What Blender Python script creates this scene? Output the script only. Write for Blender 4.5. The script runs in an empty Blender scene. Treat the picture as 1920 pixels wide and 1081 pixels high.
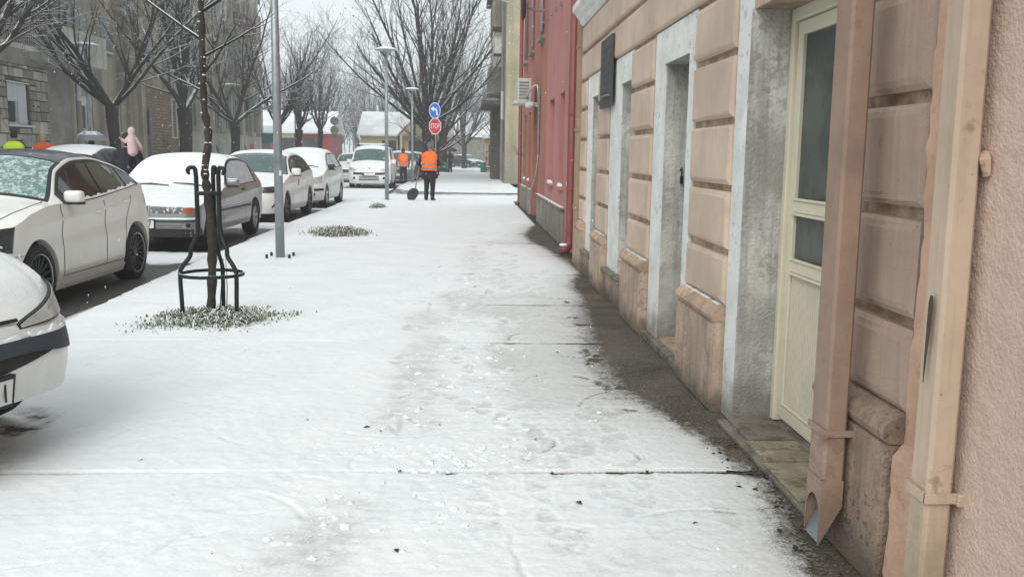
import bpy, bmesh, math, random
import numpy as np
from mathutils import Vector, Matrix
random.seed(7); rng = np.random.default_rng(7)
S = bpy.context.scene
COL = S.collection
R = math.radians

# ------------------------------------------------------------------ camera
CAM_H = 1.44
def set_camera():
    a, p, r = R(2.8487), R(8.3768), R(0.8)
    F = Vector((math.sin(a)*math.cos(p), math.cos(a)*math.cos(p), -math.sin(p)))
    Rt = Vector((math.cos(a), -math.sin(a), 0)); U = Rt.cross(F)
    R2 = Rt*math.cos(r) + U*math.sin(r); U2 = U*math.cos(r) - Rt*math.sin(r)
    cd = bpy.data.cameras.new('camera'); co = bpy.data.objects.new('camera', cd); COL.objects.link(co)
    m = Matrix.Identity(4)
    for i in range(3):
        m[i][0] = R2[i]; m[i][1] = U2[i]; m[i][2] = -F[i]
    m[0][3], m[1][3], m[2][3] = 0, 0, CAM_H
    co.matrix_world = m
    cd.sensor_width = 36; cd.lens = 1700/1920*36; cd.clip_end = 3000; cd.clip_start = .05
    S.camera = co
set_camera()

# ------------------------------------------------------------------ overcast sky, weak wide sun, exposure
W = bpy.data.worlds.new('World'); S.world = W; W.use_nodes = True
nt = W.node_tree; bg = nt.nodes['Background']
sky = nt.nodes.new('ShaderNodeTexSky'); sky.sky_type = 'NISHITA'; sky.sun_disc = False
sky.sun_elevation = R(38); sky.sun_rotation = R(200); sky.dust_density = 6; sky.air_density = 1.5
mx = nt.nodes.new('ShaderNodeMix'); mx.data_type = 'RGBA'; mx.inputs[0].default_value = .9
nt.links.new(sky.outputs[0], mx.inputs[6]); mx.inputs[7].default_value = (6.2, 6.65, 6.8, 1)
nt.links.new(mx.outputs[2], bg.inputs[0]); bg.inputs[1].default_value = .1
sd = bpy.data.lights.new('sun', 'SUN'); sd.energy = 1.35; sd.angle = R(40); sd.color = (1, .97, .93)
so = bpy.data.objects.new('sun', sd); COL.objects.link(so); so.rotation_euler = (R(52), 0, R(-20))
so.location = (0, 0, 30)
S.view_settings.view_transform = 'Standard'; S.view_settings.look = 'None'
S.view_settings.exposure = 0.60; S.view_settings.gamma = 1; S.view_settings.use_curve_mapping = False
S.render.engine = 'CYCLES'
cy = S.cycles
cy.use_denoising = True
cy.max_bounces = 6; cy.diffuse_bounces = 3; cy.glossy_bounces = 3; cy.transmission_bounces = 4; cy.volume_bounces = 3
cy.transparent_max_bounces = 8
cy.sample_clamp_indirect = 6
cy.caustics_reflective = False; cy.caustics_refractive = False

# ------------------------------------------------------------------ material builder
def srgb(r, g, b):
    f = lambda c: ((c/255+.055)/1.055)**2.4 if c > 10 else c/255/12.92
    return (f(r), f(g), f(b))
class NB:
    def __init__(s, name):
        s.m = bpy.data.materials.new(name); s.m.use_nodes = True
        s.t = s.m.node_tree; s.b = s.t.nodes['Principled BSDF']
        s.tc = s.t.nodes.new('ShaderNodeTexCoord'); s.geo = None
    def n(s, ty, **k):
        x = s.t.nodes.new(ty)
        for a, v in k.items(): setattr(x, a, v)
        return x
    def l(s, a, b): s.t.links.new(a, b)
    def geom(s):
        if not s.geo: s.geo = s.n('ShaderNodeNewGeometry')
        return s.geo
    def pos(s, space='world', scale=(1, 1, 1)):
        src = s.geom().outputs['Position'] if space == 'world' else s.tc.outputs['Object']
        mp = s.n('ShaderNodeMapping'); mp.inputs['Scale'].default_value = scale
        s.l(src, mp.inputs[0]); return mp.outputs[0]
    def noise(s, scale, detail=4, rough=.55, space='world', stretch=(1, 1, 1)):
        x = s.n('ShaderNodeTexNoise'); x.inputs['Scale'].default_value = scale
        x.inputs['Detail'].default_value = detail; x.inputs['Roughness'].default_value = rough
        s.l(s.pos(space, stretch), x.inputs['Vector']); return x.outputs['Fac']
    def ramp(s, f, a, b, lo=0., hi=1.):
        x = s.n('ShaderNodeMapRange', interpolation_type='SMOOTHSTEP')
        for i, v in zip((1, 2, 3, 4), (a, b, lo, hi)): x.inputs[i].default_value = v
        s.l(f, x.inputs[0]); return x.outputs[0]
    def math(s, op, a, b=None):
        x = s.n('ShaderNodeMath', operation=op)
        for i, v in ((0, a), (1, b)):
            if v is None: continue
            if isinstance(v, (int, float)): x.inputs[i].default_value = v
            else: s.l(v, x.inputs[i])
        return x.outputs[0]
    def mix(s, f, a, b):
        x = s.n('ShaderNodeMix', data_type='RGBA')
        for i, v in ((0, f), (6, a), (7, b)):
            if isinstance(v, (int, float)): x.inputs[i].default_value = v
            elif isinstance(v, (tuple, list)): x.inputs[i].default_value = (*v[:3], 1)
            else: s.l(v, x.inputs[i])
        return x.outputs[2]
    def sep(s, v, axis):
        x = s.n('ShaderNodeSeparateXYZ'); s.l(v, x.inputs[0]); return x.outputs[axis]
    def bump(s, h, strength=.3, dist=.01, chain=True):
        x = s.n('ShaderNodeBump'); x.inputs['Strength'].default_value = strength; x.inputs['Distance'].default_value = dist
        s.l(h, x.inputs['Height'])
        if s.b.inputs['Normal'].links: s.l(s.b.inputs['Normal'].links[0].from_socket, x.inputs['Normal'])
        s.l(x.outputs[0], s.b.inputs['Normal'])
    def col(s, c):
        if isinstance(c, (tuple, list)): s.b.inputs['Base Color'].default_value = (*c[:3], 1)
        else: s.l(c, s.b.inputs['Base Color'])
    def set(s, **k):
        for a, v in k.items():
            i = s.b.inputs[a.replace('_', ' ')]
            if isinstance(v, (int, float)): i.default_value = v
            elif isinstance(v, tuple): i.default_value = v
            else: s.l(v, i)
SNOWC = (.80, .845, .865)
def mk(name, c, rough=.85, var=.2, scale=3, bump=.25, bscale=60, bdist=.004, dirt=None, streak=None, snow=None, metal=0, space='world', spec=.4, snow_noise=8, low=None, speck=None):
    """one general weathered surface: tone variation, dirt blotches, vertical streaks, snow lying on upward faces"""
    b = NB(name)
    v = b.ramp(b.noise(scale, 5, .6, space), .3, .7)
    col = b.mix(v, tuple(x*(1-var) for x in c), tuple(min(1, x*(1+var*.7)) for x in c))
    f2 = b.ramp(b.noise(scale*9, 3, .6, space), .35, .75)
    col = b.mix(b.math('MULTIPLY', f2, var*.8), col, tuple(x*.6 for x in c))
    if streak:   # (colour, strength, width scale)
        f = b.ramp(b.noise(streak[2], 4, .6, space, (1, 1, .06)), .44, .66)
        col = b.mix(b.math('MULTIPLY', f, streak[1]), col, streak[0])
    if dirt:     # (colour, scale, threshold, strength)
        f = b.ramp(b.noise(dirt[1], 6, .65, space), dirt[2], dirt[2]+.10)
        col = b.mix(b.math('MULTIPLY', f, dirt[3]), col, dirt[0])
    if speck:    # small dark pits and stains: (colour, scale, threshold, strength)
        f = b.math('MULTIPLY', b.ramp(b.noise(speck[1], 3, .6, space), speck[2], speck[2]+.07), b.ramp(b.noise(2.3, 3, .6, space), .38, .62))
        col = b.mix(b.math('MULTIPLY', f, speck[3]), col, speck[0])
    if low:      # splash dirt near the ground: (colour, height, strength)
        z = b.sep(b.geom().outputs['Position'] if space == 'world' else b.tc.outputs['Object'], 2)
        z = b.math('ADD', z, b.math('MULTIPLY', b.math('SUBTRACT', b.noise(6, 5, .65, space), .5), low[1]*1.6))
        f = b.ramp(z, 0, low[1], 1, 0)
        col = b.mix(b.math('MULTIPLY', f, low[2]), col, low[0])
    ro = rough
    if snow is not None:
        nz = b.sep(b.geom().outputs['Normal'], 2)
        h = b.math('ADD', nz, b.math('MULTIPLY', b.math('SUBTRACT', b.noise(snow_noise, 4, .6, space), .5), .9))
        f = b.ramp(h, snow, snow+.18)
        col = b.mix(f, col, SNOWC)
        ro = b.math('ADD', b.math('MULTIPLY', f, .9-rough), rough)
    b.col(col); b.set(Roughness=ro, Metallic=metal); b.b.inputs['Specular IOR Level'].default_value = spec
    if bump: b.bump(b.noise(bscale, 4, .6, space), bump, bdist)
    return b.m
M = {}
# ------------------------------------------------------------------ mesh helpers
def wloc(o):
    v = Vector((0, 0, 0))
    while o is not None: v += o.location; o = o.parent
    return v
def add(name, verts, faces, mat, parent=None, smooth=False, mats=None, fm=None):
    me = bpy.data.meshes.new(name)
    v = np.asarray(verts, dtype=np.float64).reshape(-1, 3)
    if parent is not None: v = v - np.array(wloc(parent))
    if isinstance(faces, np.ndarray) and faces.ndim == 2:
        n, k = faces.shape
        me.vertices.add(len(v)); me.vertices.foreach_set('co', v.astype(np.float32).ravel())
        me.loops.add(n*k); me.loops.foreach_set('vertex_index', faces.astype(np.int32).ravel())
        me.polygons.add(n); me.polygons.foreach_set('loop_start', np.arange(0, n*k, k, dtype=np.int32))
        me.polygons.foreach_set('loop_total', np.full(n, k, dtype=np.int32))
        me.update(calc_edges=True)
    else:
        me.from_pydata(v.tolist(), [], [list(map(int, f)) for f in faces]); me.update()
    me.validate()
    for mm in (mats or [mat]): me.materials.append(M[mm] if isinstance(mm, str) else mm)
    if fm is not None and len(fm) == len(me.polygons): me.polygons.foreach_set('material_index', np.asarray(fm, dtype=np.int32))
    if smooth: me.polygons.foreach_set('use_smooth', np.ones(len(me.polygons), dtype=bool))
    o = bpy.data.objects.new(name, me); COL.objects.link(o); o.parent = parent
    return o
def tag(o, label=None, cat=None, group=None, kind=None):
    if label: o['label'] = label
    if cat: o['category'] = cat
    if group: o['group'] = group
    if kind: o['kind'] = kind
    return o
def empty(name, loc=(0, 0, 0), label=None, cat=None, group=None):
    o = bpy.data.objects.new(name, None); COL.objects.link(o); o.location = loc; o.empty_display_size = .1
    return tag(o, label, cat, group)
class MB:
    def __init__(s): s.v = []; s.f = []; s.m = []; s.cm = 0
    def poly(s, vs, fs):
        b = len(s.v); s.v += [tuple(map(float, p)) for p in vs]; s.f += [[i+b for i in f] for f in fs]; s.m += [s.cm]*len(fs); return s
    def box(s, x0, x1, y0, y1, z0, z1, bev=0):
        if bev <= 0:
            vs = [(x, y, z) for z in (z0, z1) for y in (y0, y1) for x in (x0, x1)]
            return s.poly(vs, [(0, 2, 3, 1), (4, 5, 7, 6), (0, 1, 5, 4), (2, 6, 7, 3), (0, 4, 6, 2), (1, 3, 7, 5)])
        bm = bmesh.new(); bmesh.ops.create_cube(bm, size=1)
        for v in bm.verts: v.co = Vector((x0+(v.co.x+.5)*(x1-x0), y0+(v.co.y+.5)*(y1-y0), z0+(v.co.z+.5)*(z1-z0)))
        bmesh.ops.bevel(bm, geom=bm.edges[:], offset=bev, segments=2, affect='EDGES', profile=.5)
        bm.verts.index_update(); vs = [v.co[:] for v in bm.verts]; fs = [[v.index for v in f.verts] for f in bm.faces]; bm.free()
        return s.poly(vs, fs)
    def prism(s, pts, ax, a0, a1):
        """closed outline pts extruded along axis ax (0,1,2) from a0 to a1; pts are the other two coordinates in order"""
        n = len(pts); vs = []
        for a in (a0, a1):
            for p in pts:
                q = list(p); q.insert(ax, a); vs.append(q)
        fs = [list(range(n))[::-1], list(range(n, 2*n))] + [(i, (i+1) % n, n+(i+1) % n, n+i) for i in range(n)]
        return s.poly(vs, fs)
    def tube(s, pts, rad, n=8, caps=True):
        pts = [Vector(p) for p in pts]; k = len(pts)
        rad = [rad]*k if isinstance(rad, (int, float)) else rad
        vs = []; u = None
        for i, p in enumerate(pts):
            d = (pts[min(i+1, k-1)] - pts[max(i-1, 0)]).normalized()
            if u is None: u = d.orthogonal().normalized()
            u = (u - d*u.dot(d)).normalized(); w = d.cross(u)
            for j in range(n):
                a = 2*math.pi*j/n; vs.append(p + (u*math.cos(a)+w*math.sin(a))*rad[i])
        fs = [(i*n+j, i*n+(j+1) % n, (i+1)*n+(j+1) % n, (i+1)*n+j) for i in range(k-1) for j in range(n)]
        if caps: fs += [list(range(n))[::-1], list(range((k-1)*n, k*n))]
        return s.poly(vs, fs)
    def lathe(s, prof, n=16, c=(0, 0, 0), ax=2):
        vs = []
        for r, z in prof:
            for j in range(n):
                a = 2*math.pi*j/n; p = [r*math.cos(a), r*math.sin(a)]; p.insert(ax, z)
                vs.append((p[0]+c[0], p[1]+c[1], p[2]+c[2]))
        k = len(prof)
        fs = [(i*n+j, i*n+(j+1) % n, (i+1)*n+(j+1) % n, (i+1)*n+j) for i in range(k-1) for j in range(n)]
        return s.poly(vs, fs)
    def blob(s, c, r, sq=(1, 1, 1), n=8, k=5, jit=0):
        vs = []; 
        for i in range(k+1):
            t = math.pi*i/k
            for j in range(n):
                a = 2*math.pi*j/n; q = 1+jit*(random.random()-.5)
                vs.append((c[0]+r*sq[0]*math.sin(t)*math.cos(a)*q, c[1]+r*sq[1]*math.sin(t)*math.sin(a)*q, c[2]+r*sq[2]*math.cos(t)*q))
        return s.poly(vs, [(i*n+j, (i+1)*n+j, (i+1)*n+(j+1) % n, i*n+(j+1) % n) for i in range(k) for j in range(n)])
    def build(s, name, mat, parent=None, smooth=False, mats=None):
        return add(name, s.v, s.f, mat, parent, smooth, mats, s.m if mats else None)
def box(name, mat, parent, *b, bev=0, smooth=False): return MB().box(*b, bev=bev).build(name, mat, parent, smooth)
def copy_tree(o, parent=None):
    c = o.copy(); COL.objects.link(c); c.parent = parent
    for ch in list(o.children): copy_tree(ch, c)
    return c
def text_mesh(name, body, size, mat, parent, mtx, depth=.002):
    """lettering as flat mesh; mtx maps text plane (x right, y up, z towards viewer) into parent space"""
    cu = bpy.data.curves.new(name, 'FONT'); cu.body = body; cu.size = size; cu.extrude = depth; cu.align_x = 'CENTER'; cu.align_y = 'CENTER'
    cu.resolution_u = 3
    t = bpy.data.objects.new(name, cu); COL.objects.link(t)
    dg = bpy.context.evaluated_depsgraph_get(); me = bpy.data.meshes.new_from_object(t.evaluated_get(dg))
    bpy.data.objects.remove(t); bpy.data.curves.remove(cu)
    me.transform(mtx); me.materials.clear(); me.materials.append(M[mat])
    o = bpy.data.objects.new(name, me); COL.objects.link(o); o.parent = parent
    return o
# fast 2-D gradient noise
_perm = rng.permutation(512); _grad = rng.normal(size=(512, 2)); _grad /= np.linalg.norm(_grad, axis=1)[:, None]
def pn(x, y):
    xi = np.floor(x).astype(int); yi = np.floor(y).astype(int); xf = x-xi; yf = y-yi
    u = xf*xf*xf*(xf*(xf*6-15)+10); v = yf*yf*yf*(yf*(yf*6-15)+10)
    def g(i, j):
        h = _perm[(_perm[(xi+i) & 511] + yi+j) & 511]; q = _grad[h]; return q[..., 0]*(xf-i)+q[..., 1]*(yf-j)
    return ((g(0, 0)*(1-u)+g(1, 0)*u)*(1-v)+(g(0, 1)*(1-u)+g(1, 1)*u)*v)*1.5
def fbm(x, y, o=4):
    s = 0; a = .5
    for i in range(o): s = s+a*pn(x*2**i+i*17.3, y*2**i+i*9.1); a *= .5
    return s
def sstep(a, b, x):
    t = np.clip((x-a)/(b-a), 0, 1); return t*t*(3-2*t)
def smooth_curve(pts, n=40):
    """Catmull-Rom through points"""
    P = [Vector(p) for p in pts]; P = [P[0]*2-P[1]]+P+[P[-1]*2-P[-2]]; out = []
    seg = len(P)-3; per = max(2, n//seg)
    for i in range(seg):
        for j in range(per):
            t = j/per; a, b, c, d = P[i:i+4]
            out.append(.5*((2*b)+(c-a)*t+(2*a-5*b+4*c-d)*t*t+(3*b-a-3*c+d)*t**3))
    out.append(P[-2]); return out
# ------------------------------------------------------------------ materials
def mat_snow():
    b = NB('snow')
    t = b.n('ShaderNodeAttribute', attribute_name='thick').outputs['Fac']
    col = b.mix(b.ramp(b.noise(2.2, 4), .3, .7), (.77, .82, .845), (.83, .865, .88))
    wet = b.mix(b.ramp(b.noise(90, 3, .7), .35, .65), (.085, .078, .066), (.15, .138, .118))
    thin = b.mix(b.ramp(b.math('ADD', t, b.math('MULTIPLY', b.math('SUBTRACT', b.noise(120, 5, .75), .5), .9)), .0, .34), wet, (.61, .62, .62))
    f = b.math('ADD', t, b.math('MULTIPLY', b.math('SUBTRACT', b.noise(55, 5, .7), .5), .5))
    col = b.mix(b.ramp(f, .28, .80), thin, col)
    b.col(col); b.set(Roughness=.75); b.b.inputs['Specular IOR Level'].default_value = .25
    b.b.inputs['Subsurface Weight'].default_value = 0
    b.bump(b.noise(26, 5, .65), .35, .012); b.bump(b.noise(240, 2, .6), .25, .002)
    return b.m
M['snow'] = mat_snow()
M['snow_lump'] = mk('snow_lump', (.80, .845, .86), .8, .05, 6, .5, 60, .006)
M['slab'] = mk('wet_concrete', (.088, .078, .062), .75, .45, 2.2, .7, 130, .006, dirt=((.23, .21, .18), 75, .52, .7), spec=.18)
M['slab_joint'] = mk('joint_mortar', (.03, .028, .024), .9, .3, 5)
M['asphalt'] = mk('wet_asphalt', (.055, .05, .047), .42, .3, 1.5, .6, 220, .004, dirt=((.10, .09, .082), 70, .55, .7))
M['kerb'] = mk('kerb_stone', (.16, .15, .14), .7, .3, 6, .4, 90, snow=.75)
M['kerb_dusty'] = mk('dusted_kerb', (.36, .37, .37), .9, .3, 3, .3, 60, snow=.7)
M['earth'] = mk('far_snow_ground', (.66, .70, .72), .9, .12, .08, .2, 2)
TAN = srgb(206, 180, 152)
M['tan'] = mk('tan_plaster', (.565, .445, .355), .88, .16, 1.6, .8, 120, .006, dirt=((.45, .335, .25), 4.5, .60, .5), streak=((.46, .35, .265), .22, 22), speck=((.22, .15, .1), 60, .64, .6))
M['tan_dirty'] = mk('tan_plaster_grimy', (.475, .35, .25), .88, .22, 1.8, .5, 120, .004, dirt=((.16, .115, .085), 6, .53, .7), streak=((.17, .12, .09), .6, 11), low=((.15, .115, .085), .16, .8))
M['groove'] = mk('joint_grime', (.44, .32, .235), .9, .4, 7, .5, 80, dirt=((.15, .10, .07), 9, .56, .7))
M['gash'] = mk('rust_gash', (.10, .07, .045), .9, .4, 20)
M['plinth'] = mk('plinth_plaster', (.50, .385, .305), .9, .25, 2, .9, 100, .007, dirt=((.27, .19, .135), 5, .55, .6), speck=((.13, .095, .07), 45, .58, .8), streak=((.28, .2, .14), .5, 20), low=((.12, .098, .072), .22, .9))
M['plinth_cap'] = mk('plinth_cap_plaster', (.45, .325, .235), .9, .25, 3, .9, 80, .007, dirt=((.24, .17, .12), 8, .5, .6), snow=.86, snow_noise=11)
M['white_trim'] = mk('white_lime_surround', (.70, .715, .69), .9, .12, 4, .8, 60, .006, dirt=((.36, .37, .35), 6, .58, .65), speck=((.25, .25, .235), 30, .60, .6), low=((.20, .19, .16), .35, .8))
M['reveal'] = mk('grey_plaster_reveal', (.52, .52, .485), .92, .3, 2.2, 1.0, 55, .010, dirt=((.30, .3, .275), 2.6, .55, .6), speck=((.22, .22, .2), 24, .52, .45), streak=((.25, .25, .225), .6, 18), low=((.15, .145, .125), .4, .8))
M['pink'] = mk('pink_roughcast', (.645, .49, .405), .9, .06, 1.3, .8, 95, .010, dirt=((.43, .30, .225), 1.6, .58, .4), speck=((.50, .36, .28), 75, .58, .3))
M['peach'] = mk('bare_peach_plaster', (.57, .37, .27), .9, .15, 5, .7, 70, .006, dirt=((.40, .22, .15), 12, .55, .5))
M['mauve'] = mk('greyed_pink_plaster', (.44, .325, .258), .9, .14, 2, .8, 130, .005, streak=((.32, .23, .18), .45, 26), dirt=((.17, .12, .09), 3.5, .62, .75), speck=((.15, .11, .085), 50, .66, .6))
M['mauve_low'] = mk('greyed_pink_plinth', (.37, .275, .21), .9, .25, 2.5, 1.0, 90, .008, dirt=((.20, .15, .11), 6, .54, .7), speck=((.07, .055, .042), 38, .56, .9), streak=((.16, .12, .09), .5, 22), low=((.11, .09, .065), .35, .85))
M['cream'] = mk('cream_paint', (.64, .605, .47), .5, .06, 3, .1, 90, dirt=((.42, .34, .22), 14, .66, .6))
M['cream_pipe'] = mk('cream_pipe_paint', (.52, .405, .31), .6, .14, 2.5, .3, 60, streak=((.36, .275, .19), .3, 50), dirt=((.22, .155, .09), 7, .62, .7), speck=((.12, .085, .05), 50, .66, .8), low=((.25, .19, .12), .7, .7))
M['brown_pipe'] = mk('brown_pipe_paint', (.30, .205, .155), .6, .2, 3, .3, 80, dirt=((.19, .13, .1), 6, .58, .6), speck=((.12, .085, .065), 90, .62, .5), low=((.12, .09, .07), .5, .5))
M['tan_pipe'] = mk('tan_pipe_paint', (.33, .225, .14), .6, .15, 3, .1, 60)
M['glass_dark'] = mk('dark_window_glass', (.03, .042, .042), .12, .2, 2, 0, spec=.6)
M['glass_door'] = mk('dusty_door_glass', (.05, .066, .06), .28, .15, 1.5, 0, dirt=((.10, .115, .105), 5, .45, .6))
M['blind'] = mk('pale_shutter', (.52, .54, .55), .6, .06, 4, .1)
M['red'] = mk('red_plaster', (.43, .19, .175), .9, .12, .9, .4, 110, .004, streak=((.52, .2, .185), .4, 5), dirt=((.27, .075, .065), 1.4, .62, .5))
M['orange_red'] = mk('orange_red_plaster', (.40, .165, .12), .9, .14, .9, .4, 110, .004, streak=((.23, .075, .055), .5, 6))
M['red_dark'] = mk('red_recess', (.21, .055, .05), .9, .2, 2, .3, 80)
M['red_pipe'] = mk('red_pipe_paint', (.21, .06, .058), .45, .12, 3, .1, 60, snow=.93)
M['conc'] = mk('weathered_concrete', (.27, .26, .225), .92, .25, 2, .6, 60, .006, streak=((.12, .11, .09), .7, 16), snow=.8)
M['beige'] = mk('mouldy_beige_render', (.37, .335, .225), .92, .2, .7, .4, 40, streak=((.2, .18, .12), .6, 3), low=((.2, .2, .17), 2.6, .7))
M['grey_dark'] = mk('dark_grey_render', (.085, .08, .075), .9, .25, 1.2, .4, 40, snow=.85)
M['mid_grey'] = mk('grey_render', (.22, .21, .195), .9, .2, 1.2, .4, 40, snow=.85)
M['olive'] = mk('olive_brown_render', (.31, .275, .21), .92, .25, .5, .4, 30, streak=((.07, .06, .045), .6, 1.4), dirt=((.27, .24, .17), .5, .6, .6))
M['olive_l'] = mk('pale_olive_render', (.38, .345, .27), .92, .22, .6, .4, 30, streak=((.12, .1, .075), .6, 1.6))
M['roughgrey'] = mk('rough_grey_render', (.25, .235, .21), .95, .25, 1.5, .7, 25, .02)
M['stone'] = mk('cladding_stone', (.34, .32, .285), .9, .28, .9, .7, 22, .012, streak=((.14, .125, .105), .5, 3))
M['stone_b'] = mk('cladding_stone_pale', (.43, .415, .38), .9, .22, .9, .7, 22, .012)
M['stone_c'] = mk('cladding_stone_brown', (.205, .185, .158), .9, .25, .9, .7, 22, .012)
M['mortar'] = mk('dark_mortar', (.06, .055, .05), .95, .3, 4)
M['balc'] = mk('pale_balcony_render', (.45, .435, .39), .9, .2, .8, .3, 30, streak=((.2, .185, .16), .6, 2.2), snow=.8)
M['maroon'] = mk('maroon_shutter', (.085, .03, .03), .7, .2, 3, .1)
M['cream_house'] = mk('cream_house_render', (.52, .45, .27), .9, .1, .8, .2, 30)
M['pale_house'] = mk('pale_gable_render', (.55, .52, .41), .9, .1, .8, .2, 30)
M['red_house'] = mk('red_brick_house_render', (.25, .075, .06), .9, .2, .8, .3, 30)
M['dark_open'] = mk('dark_opening', (.045, .047, .05), .6, .2, 2, 0)
M['teal'] = mk('teal_canopy', (.01, .16, .13), .6, .15, 2, .1, snow=.7)
M['gable_metal'] = mk('galvanised_steel', (.30, .335, .345), .42, .15, 5, .12, 120, metal=.45, dirt=((.17, .19, .2), 12, .55, .5), space='object', snow=.95)
M['lamp_grey'] = mk('lamp_grey_paint', (.36, .39, .40), .5, .1, 4, .05, metal=.2, snow=.35)
M['iron'] = mk('dark_green_iron', (.005, .012, .010), .5, .3, 8, .1, 80, snow=.82, snow_noise=25)
M['bark'] = mk('dark_wet_bark', (.026, .023, .022), .85, .4, 6, .9, 26, .02, snow=.42, snow_noise=5)
M['bark_thin'] = mk('wet_twigs', (.034, .030, .029), .85, .3, 3, 0, snow=.50, snow_noise=2.5)
M['bark_young'] = mk('young_bark', (.04, .034, .031), .8, .4, 14, .8, 45, .008, snow=.78, snow_noise=18, dirt=((.10, .095, .085), 30, .6, .5))
M['bark_far'] = mk('far_twigs', (.05, .047, .047), .9, .3, 2, 0, snow=.42, snow_noise=2)
M['leaf_dead'] = mk('withered_leaf', (.05, .028, .02), .8, .4, 20, 0)
M['grass'] = mk('winter_grass', (.155, .205, .095), .8, .45, 8, 0, snow=.62, snow_noise=40)
M['step'] = mk('dirty_step', (.20, .18, .145), .9, .3, 3, .6, 60, .006, dirt=((.08, .07, .055), 7, .5, .7))
M['step_tile'] = mk('ochre_step_tile', (.29, .25, .175), .85, .3, 6, .5, 60, .006, dirt=((.1, .085, .06), 9, .52, .7))
M['grass_dry'] = mk('dry_stalks', (.20, .155, .085), .85, .3, 8, 0, snow=.9, snow_noise=40)
M['black'] = mk('black_plastic', (.014, .014, .015), .5, .2, 4, .05, space='object')
M['dark_grey'] = mk('dark_grey_plastic', (.045, .055, .072), .55, .2, 4, .1, 200, space='object')
M['tyre'] = mk('tyre_rubber', (.016, .016, .016), .8, .25, 9, .3, 120, space='object', dirt=((.10, .09, .08), 10, .6, .4))
M['rim_dark'] = mk('dark_alloy', (.022, .023, .026), .35, .2, 5, 0, metal=.5, space='object')
M['rim_edge'] = mk('bright_rim_edge', (.30, .31, .32), .3, .1, 5, 0, metal=.7, space='object')
M['rim_silver'] = mk('silver_alloy', (.42, .43, .44), .4, .2, 5, 0, metal=.4, space='object', dirt=((.16, .15, .14), 10, .5, .5))
M['under'] = mk('underbody', (.01, .01, .01), .9, .2, 3, 0)
M['chrome'] = mk('chrome', (.55, .56, .57), .18, .05, 3, 0, metal=.9, space='object')
M['amber'] = mk('amber_lens', (.35, .09, .03), .3, .1, 5, 0, space='object')
M['redlens'] = mk('red_lens', (.35, .01, .01), .25, .1, 5, 0, space='object')
M['plate'] = mk('plate_white', (.68, .69, .68), .5, .05, 8, 0, space='object', dirt=((.4, .4, .39), 12, .6, .5))
M['plate_blue'] = mk('plate_blue', (.02, .05, .28), .5, .1, 8, 0, space='object')
M['ink'] = mk('black_ink', (.012, .012, .014), .6, .1, 8, 0, space='object')
M['white_paint'] = mk('white_sign_paint', (.72, .74, .75), .5, .05, 6, 0, space='object')
M['sign_blue'] = mk('sign_blue', (.015, .13, .56), .45, .08, 6, 0, space='object')
M['sign_red'] = mk('sign_red', (.48, .022, .03), .45, .1, 6, 0, space='object')
M['headlamp'] = mk('headlamp_lens', (.50, .52, .505), .18, .3, 9, .3, 40, .01, space='object', dirt=((.27, .28, .265), 13, .52, .8), spec=.7)
M['headlamp_dark'] = mk('dark_headlamp_lens', (.04, .042, .046), .16, .3, 8, .2, 40, space='object', dirt=((.3, .31, .3), 9, .62, .5), spec=.7)
M['headlamp_frost'] = mk('frosted_headlamp', (.12, .125, .125), .4, .3, 8, .4, 50, space='object', dirt=((.66, .69, .7), 26, .52, .8))
M['plaque'] = mk('slate_plaque', (.052, .055, .058), .55, .25, 5, .4, 50, .006, dirt=((.11, .115, .115), 9, .56, .6))
M['ac'] = mk('ac_white', (.52, .52, .49), .6, .1, 4, .1)
M['skin'] = mk('skin', (.46, .24, .17), .6, .08, 12, 0, space='object')
M['hivis'] = mk('hivis_orange', (.93, .16, .015), .75, .07, 4, .3, 30, .01, space='object')
M['hivis_y'] = mk('hivis_yellow', (.58, .85, .02), .75, .07, 4, .3, 30, .01, space='object')
M['reflect'] = mk('reflective_tape', (.30, .19, .17), .5, .1, 5, 0, space='object')
M['cloth_black'] = mk('black_cloth', (.012, .012, .014), .9, .3, 6, .4, 30, .01, space='object')
M['cloth_navy'] = mk('navy_cloth', (.016, .019, .03), .9, .3, 6, .4, 30, .01, space='object')
M['cloth_grey'] = mk('grey_cloth', (.10, .10, .105), .9, .25, 6, .4, 40, .01, space='object')
M['knit_grey'] = mk('grey_knit', (.16, .155, .17), .95, .25, 20, .5, 90, .006, space='object')
M['pinkcoat'] = mk('pale_pink_coat', (.62, .47, .47), .85, .08, 6, .5, 16, .02, space='object')
M['redcoat'] = mk('orange_red_coat', (.68, .10, .045), .8, .08, 6, .5, 14, .02, space='object')
M['hair'] = mk('dark_hair', (.018, .014, .012), .7, .3, 30, .3, 80, space='object')
M['hair_fair'] = mk('fair_hair', (.34, .25, .16), .7, .25, 30, .3, 80, space='object')
M['shoe'] = mk('dark_shoe', (.014, .012, .011), .6, .3, 9, .2, space='object')
M['wood'] = mk('pale_wood', (.36, .23, .12), .6, .2, 14, .2, 60, space='object')
M['umb_grey'] = mk('grey_umbrella_cloth', (.20, .22, .235), .6, .15, 5, .1, space='object', snow=.75)
M['umb_dark'] = mk('dark_umbrella_cloth', (.05, .052, .056), .6, .15, 5, .1, space='object', snow=.9)
M['green_bag'] = mk('green_bag', (.01, .22, .09), .5, .1, 5, .1, space='object')
M['graffiti'] = mk('spray_paint_dark', (.05, .055, .07), .7, .2, 5, 0)
M['graffiti_red'] = mk('spray_paint_red', (.4, .05, .05), .7, .2, 5, 0)
M['kiosk'] = mk('kiosk_cream', (.47, .43, .30), .7, .12, 2, .1, snow=.8)
M['kiosk_y'] = mk('kiosk_yellow', (.55, .36, .08), .7, .12, 2, .1, snow=.8)
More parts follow.
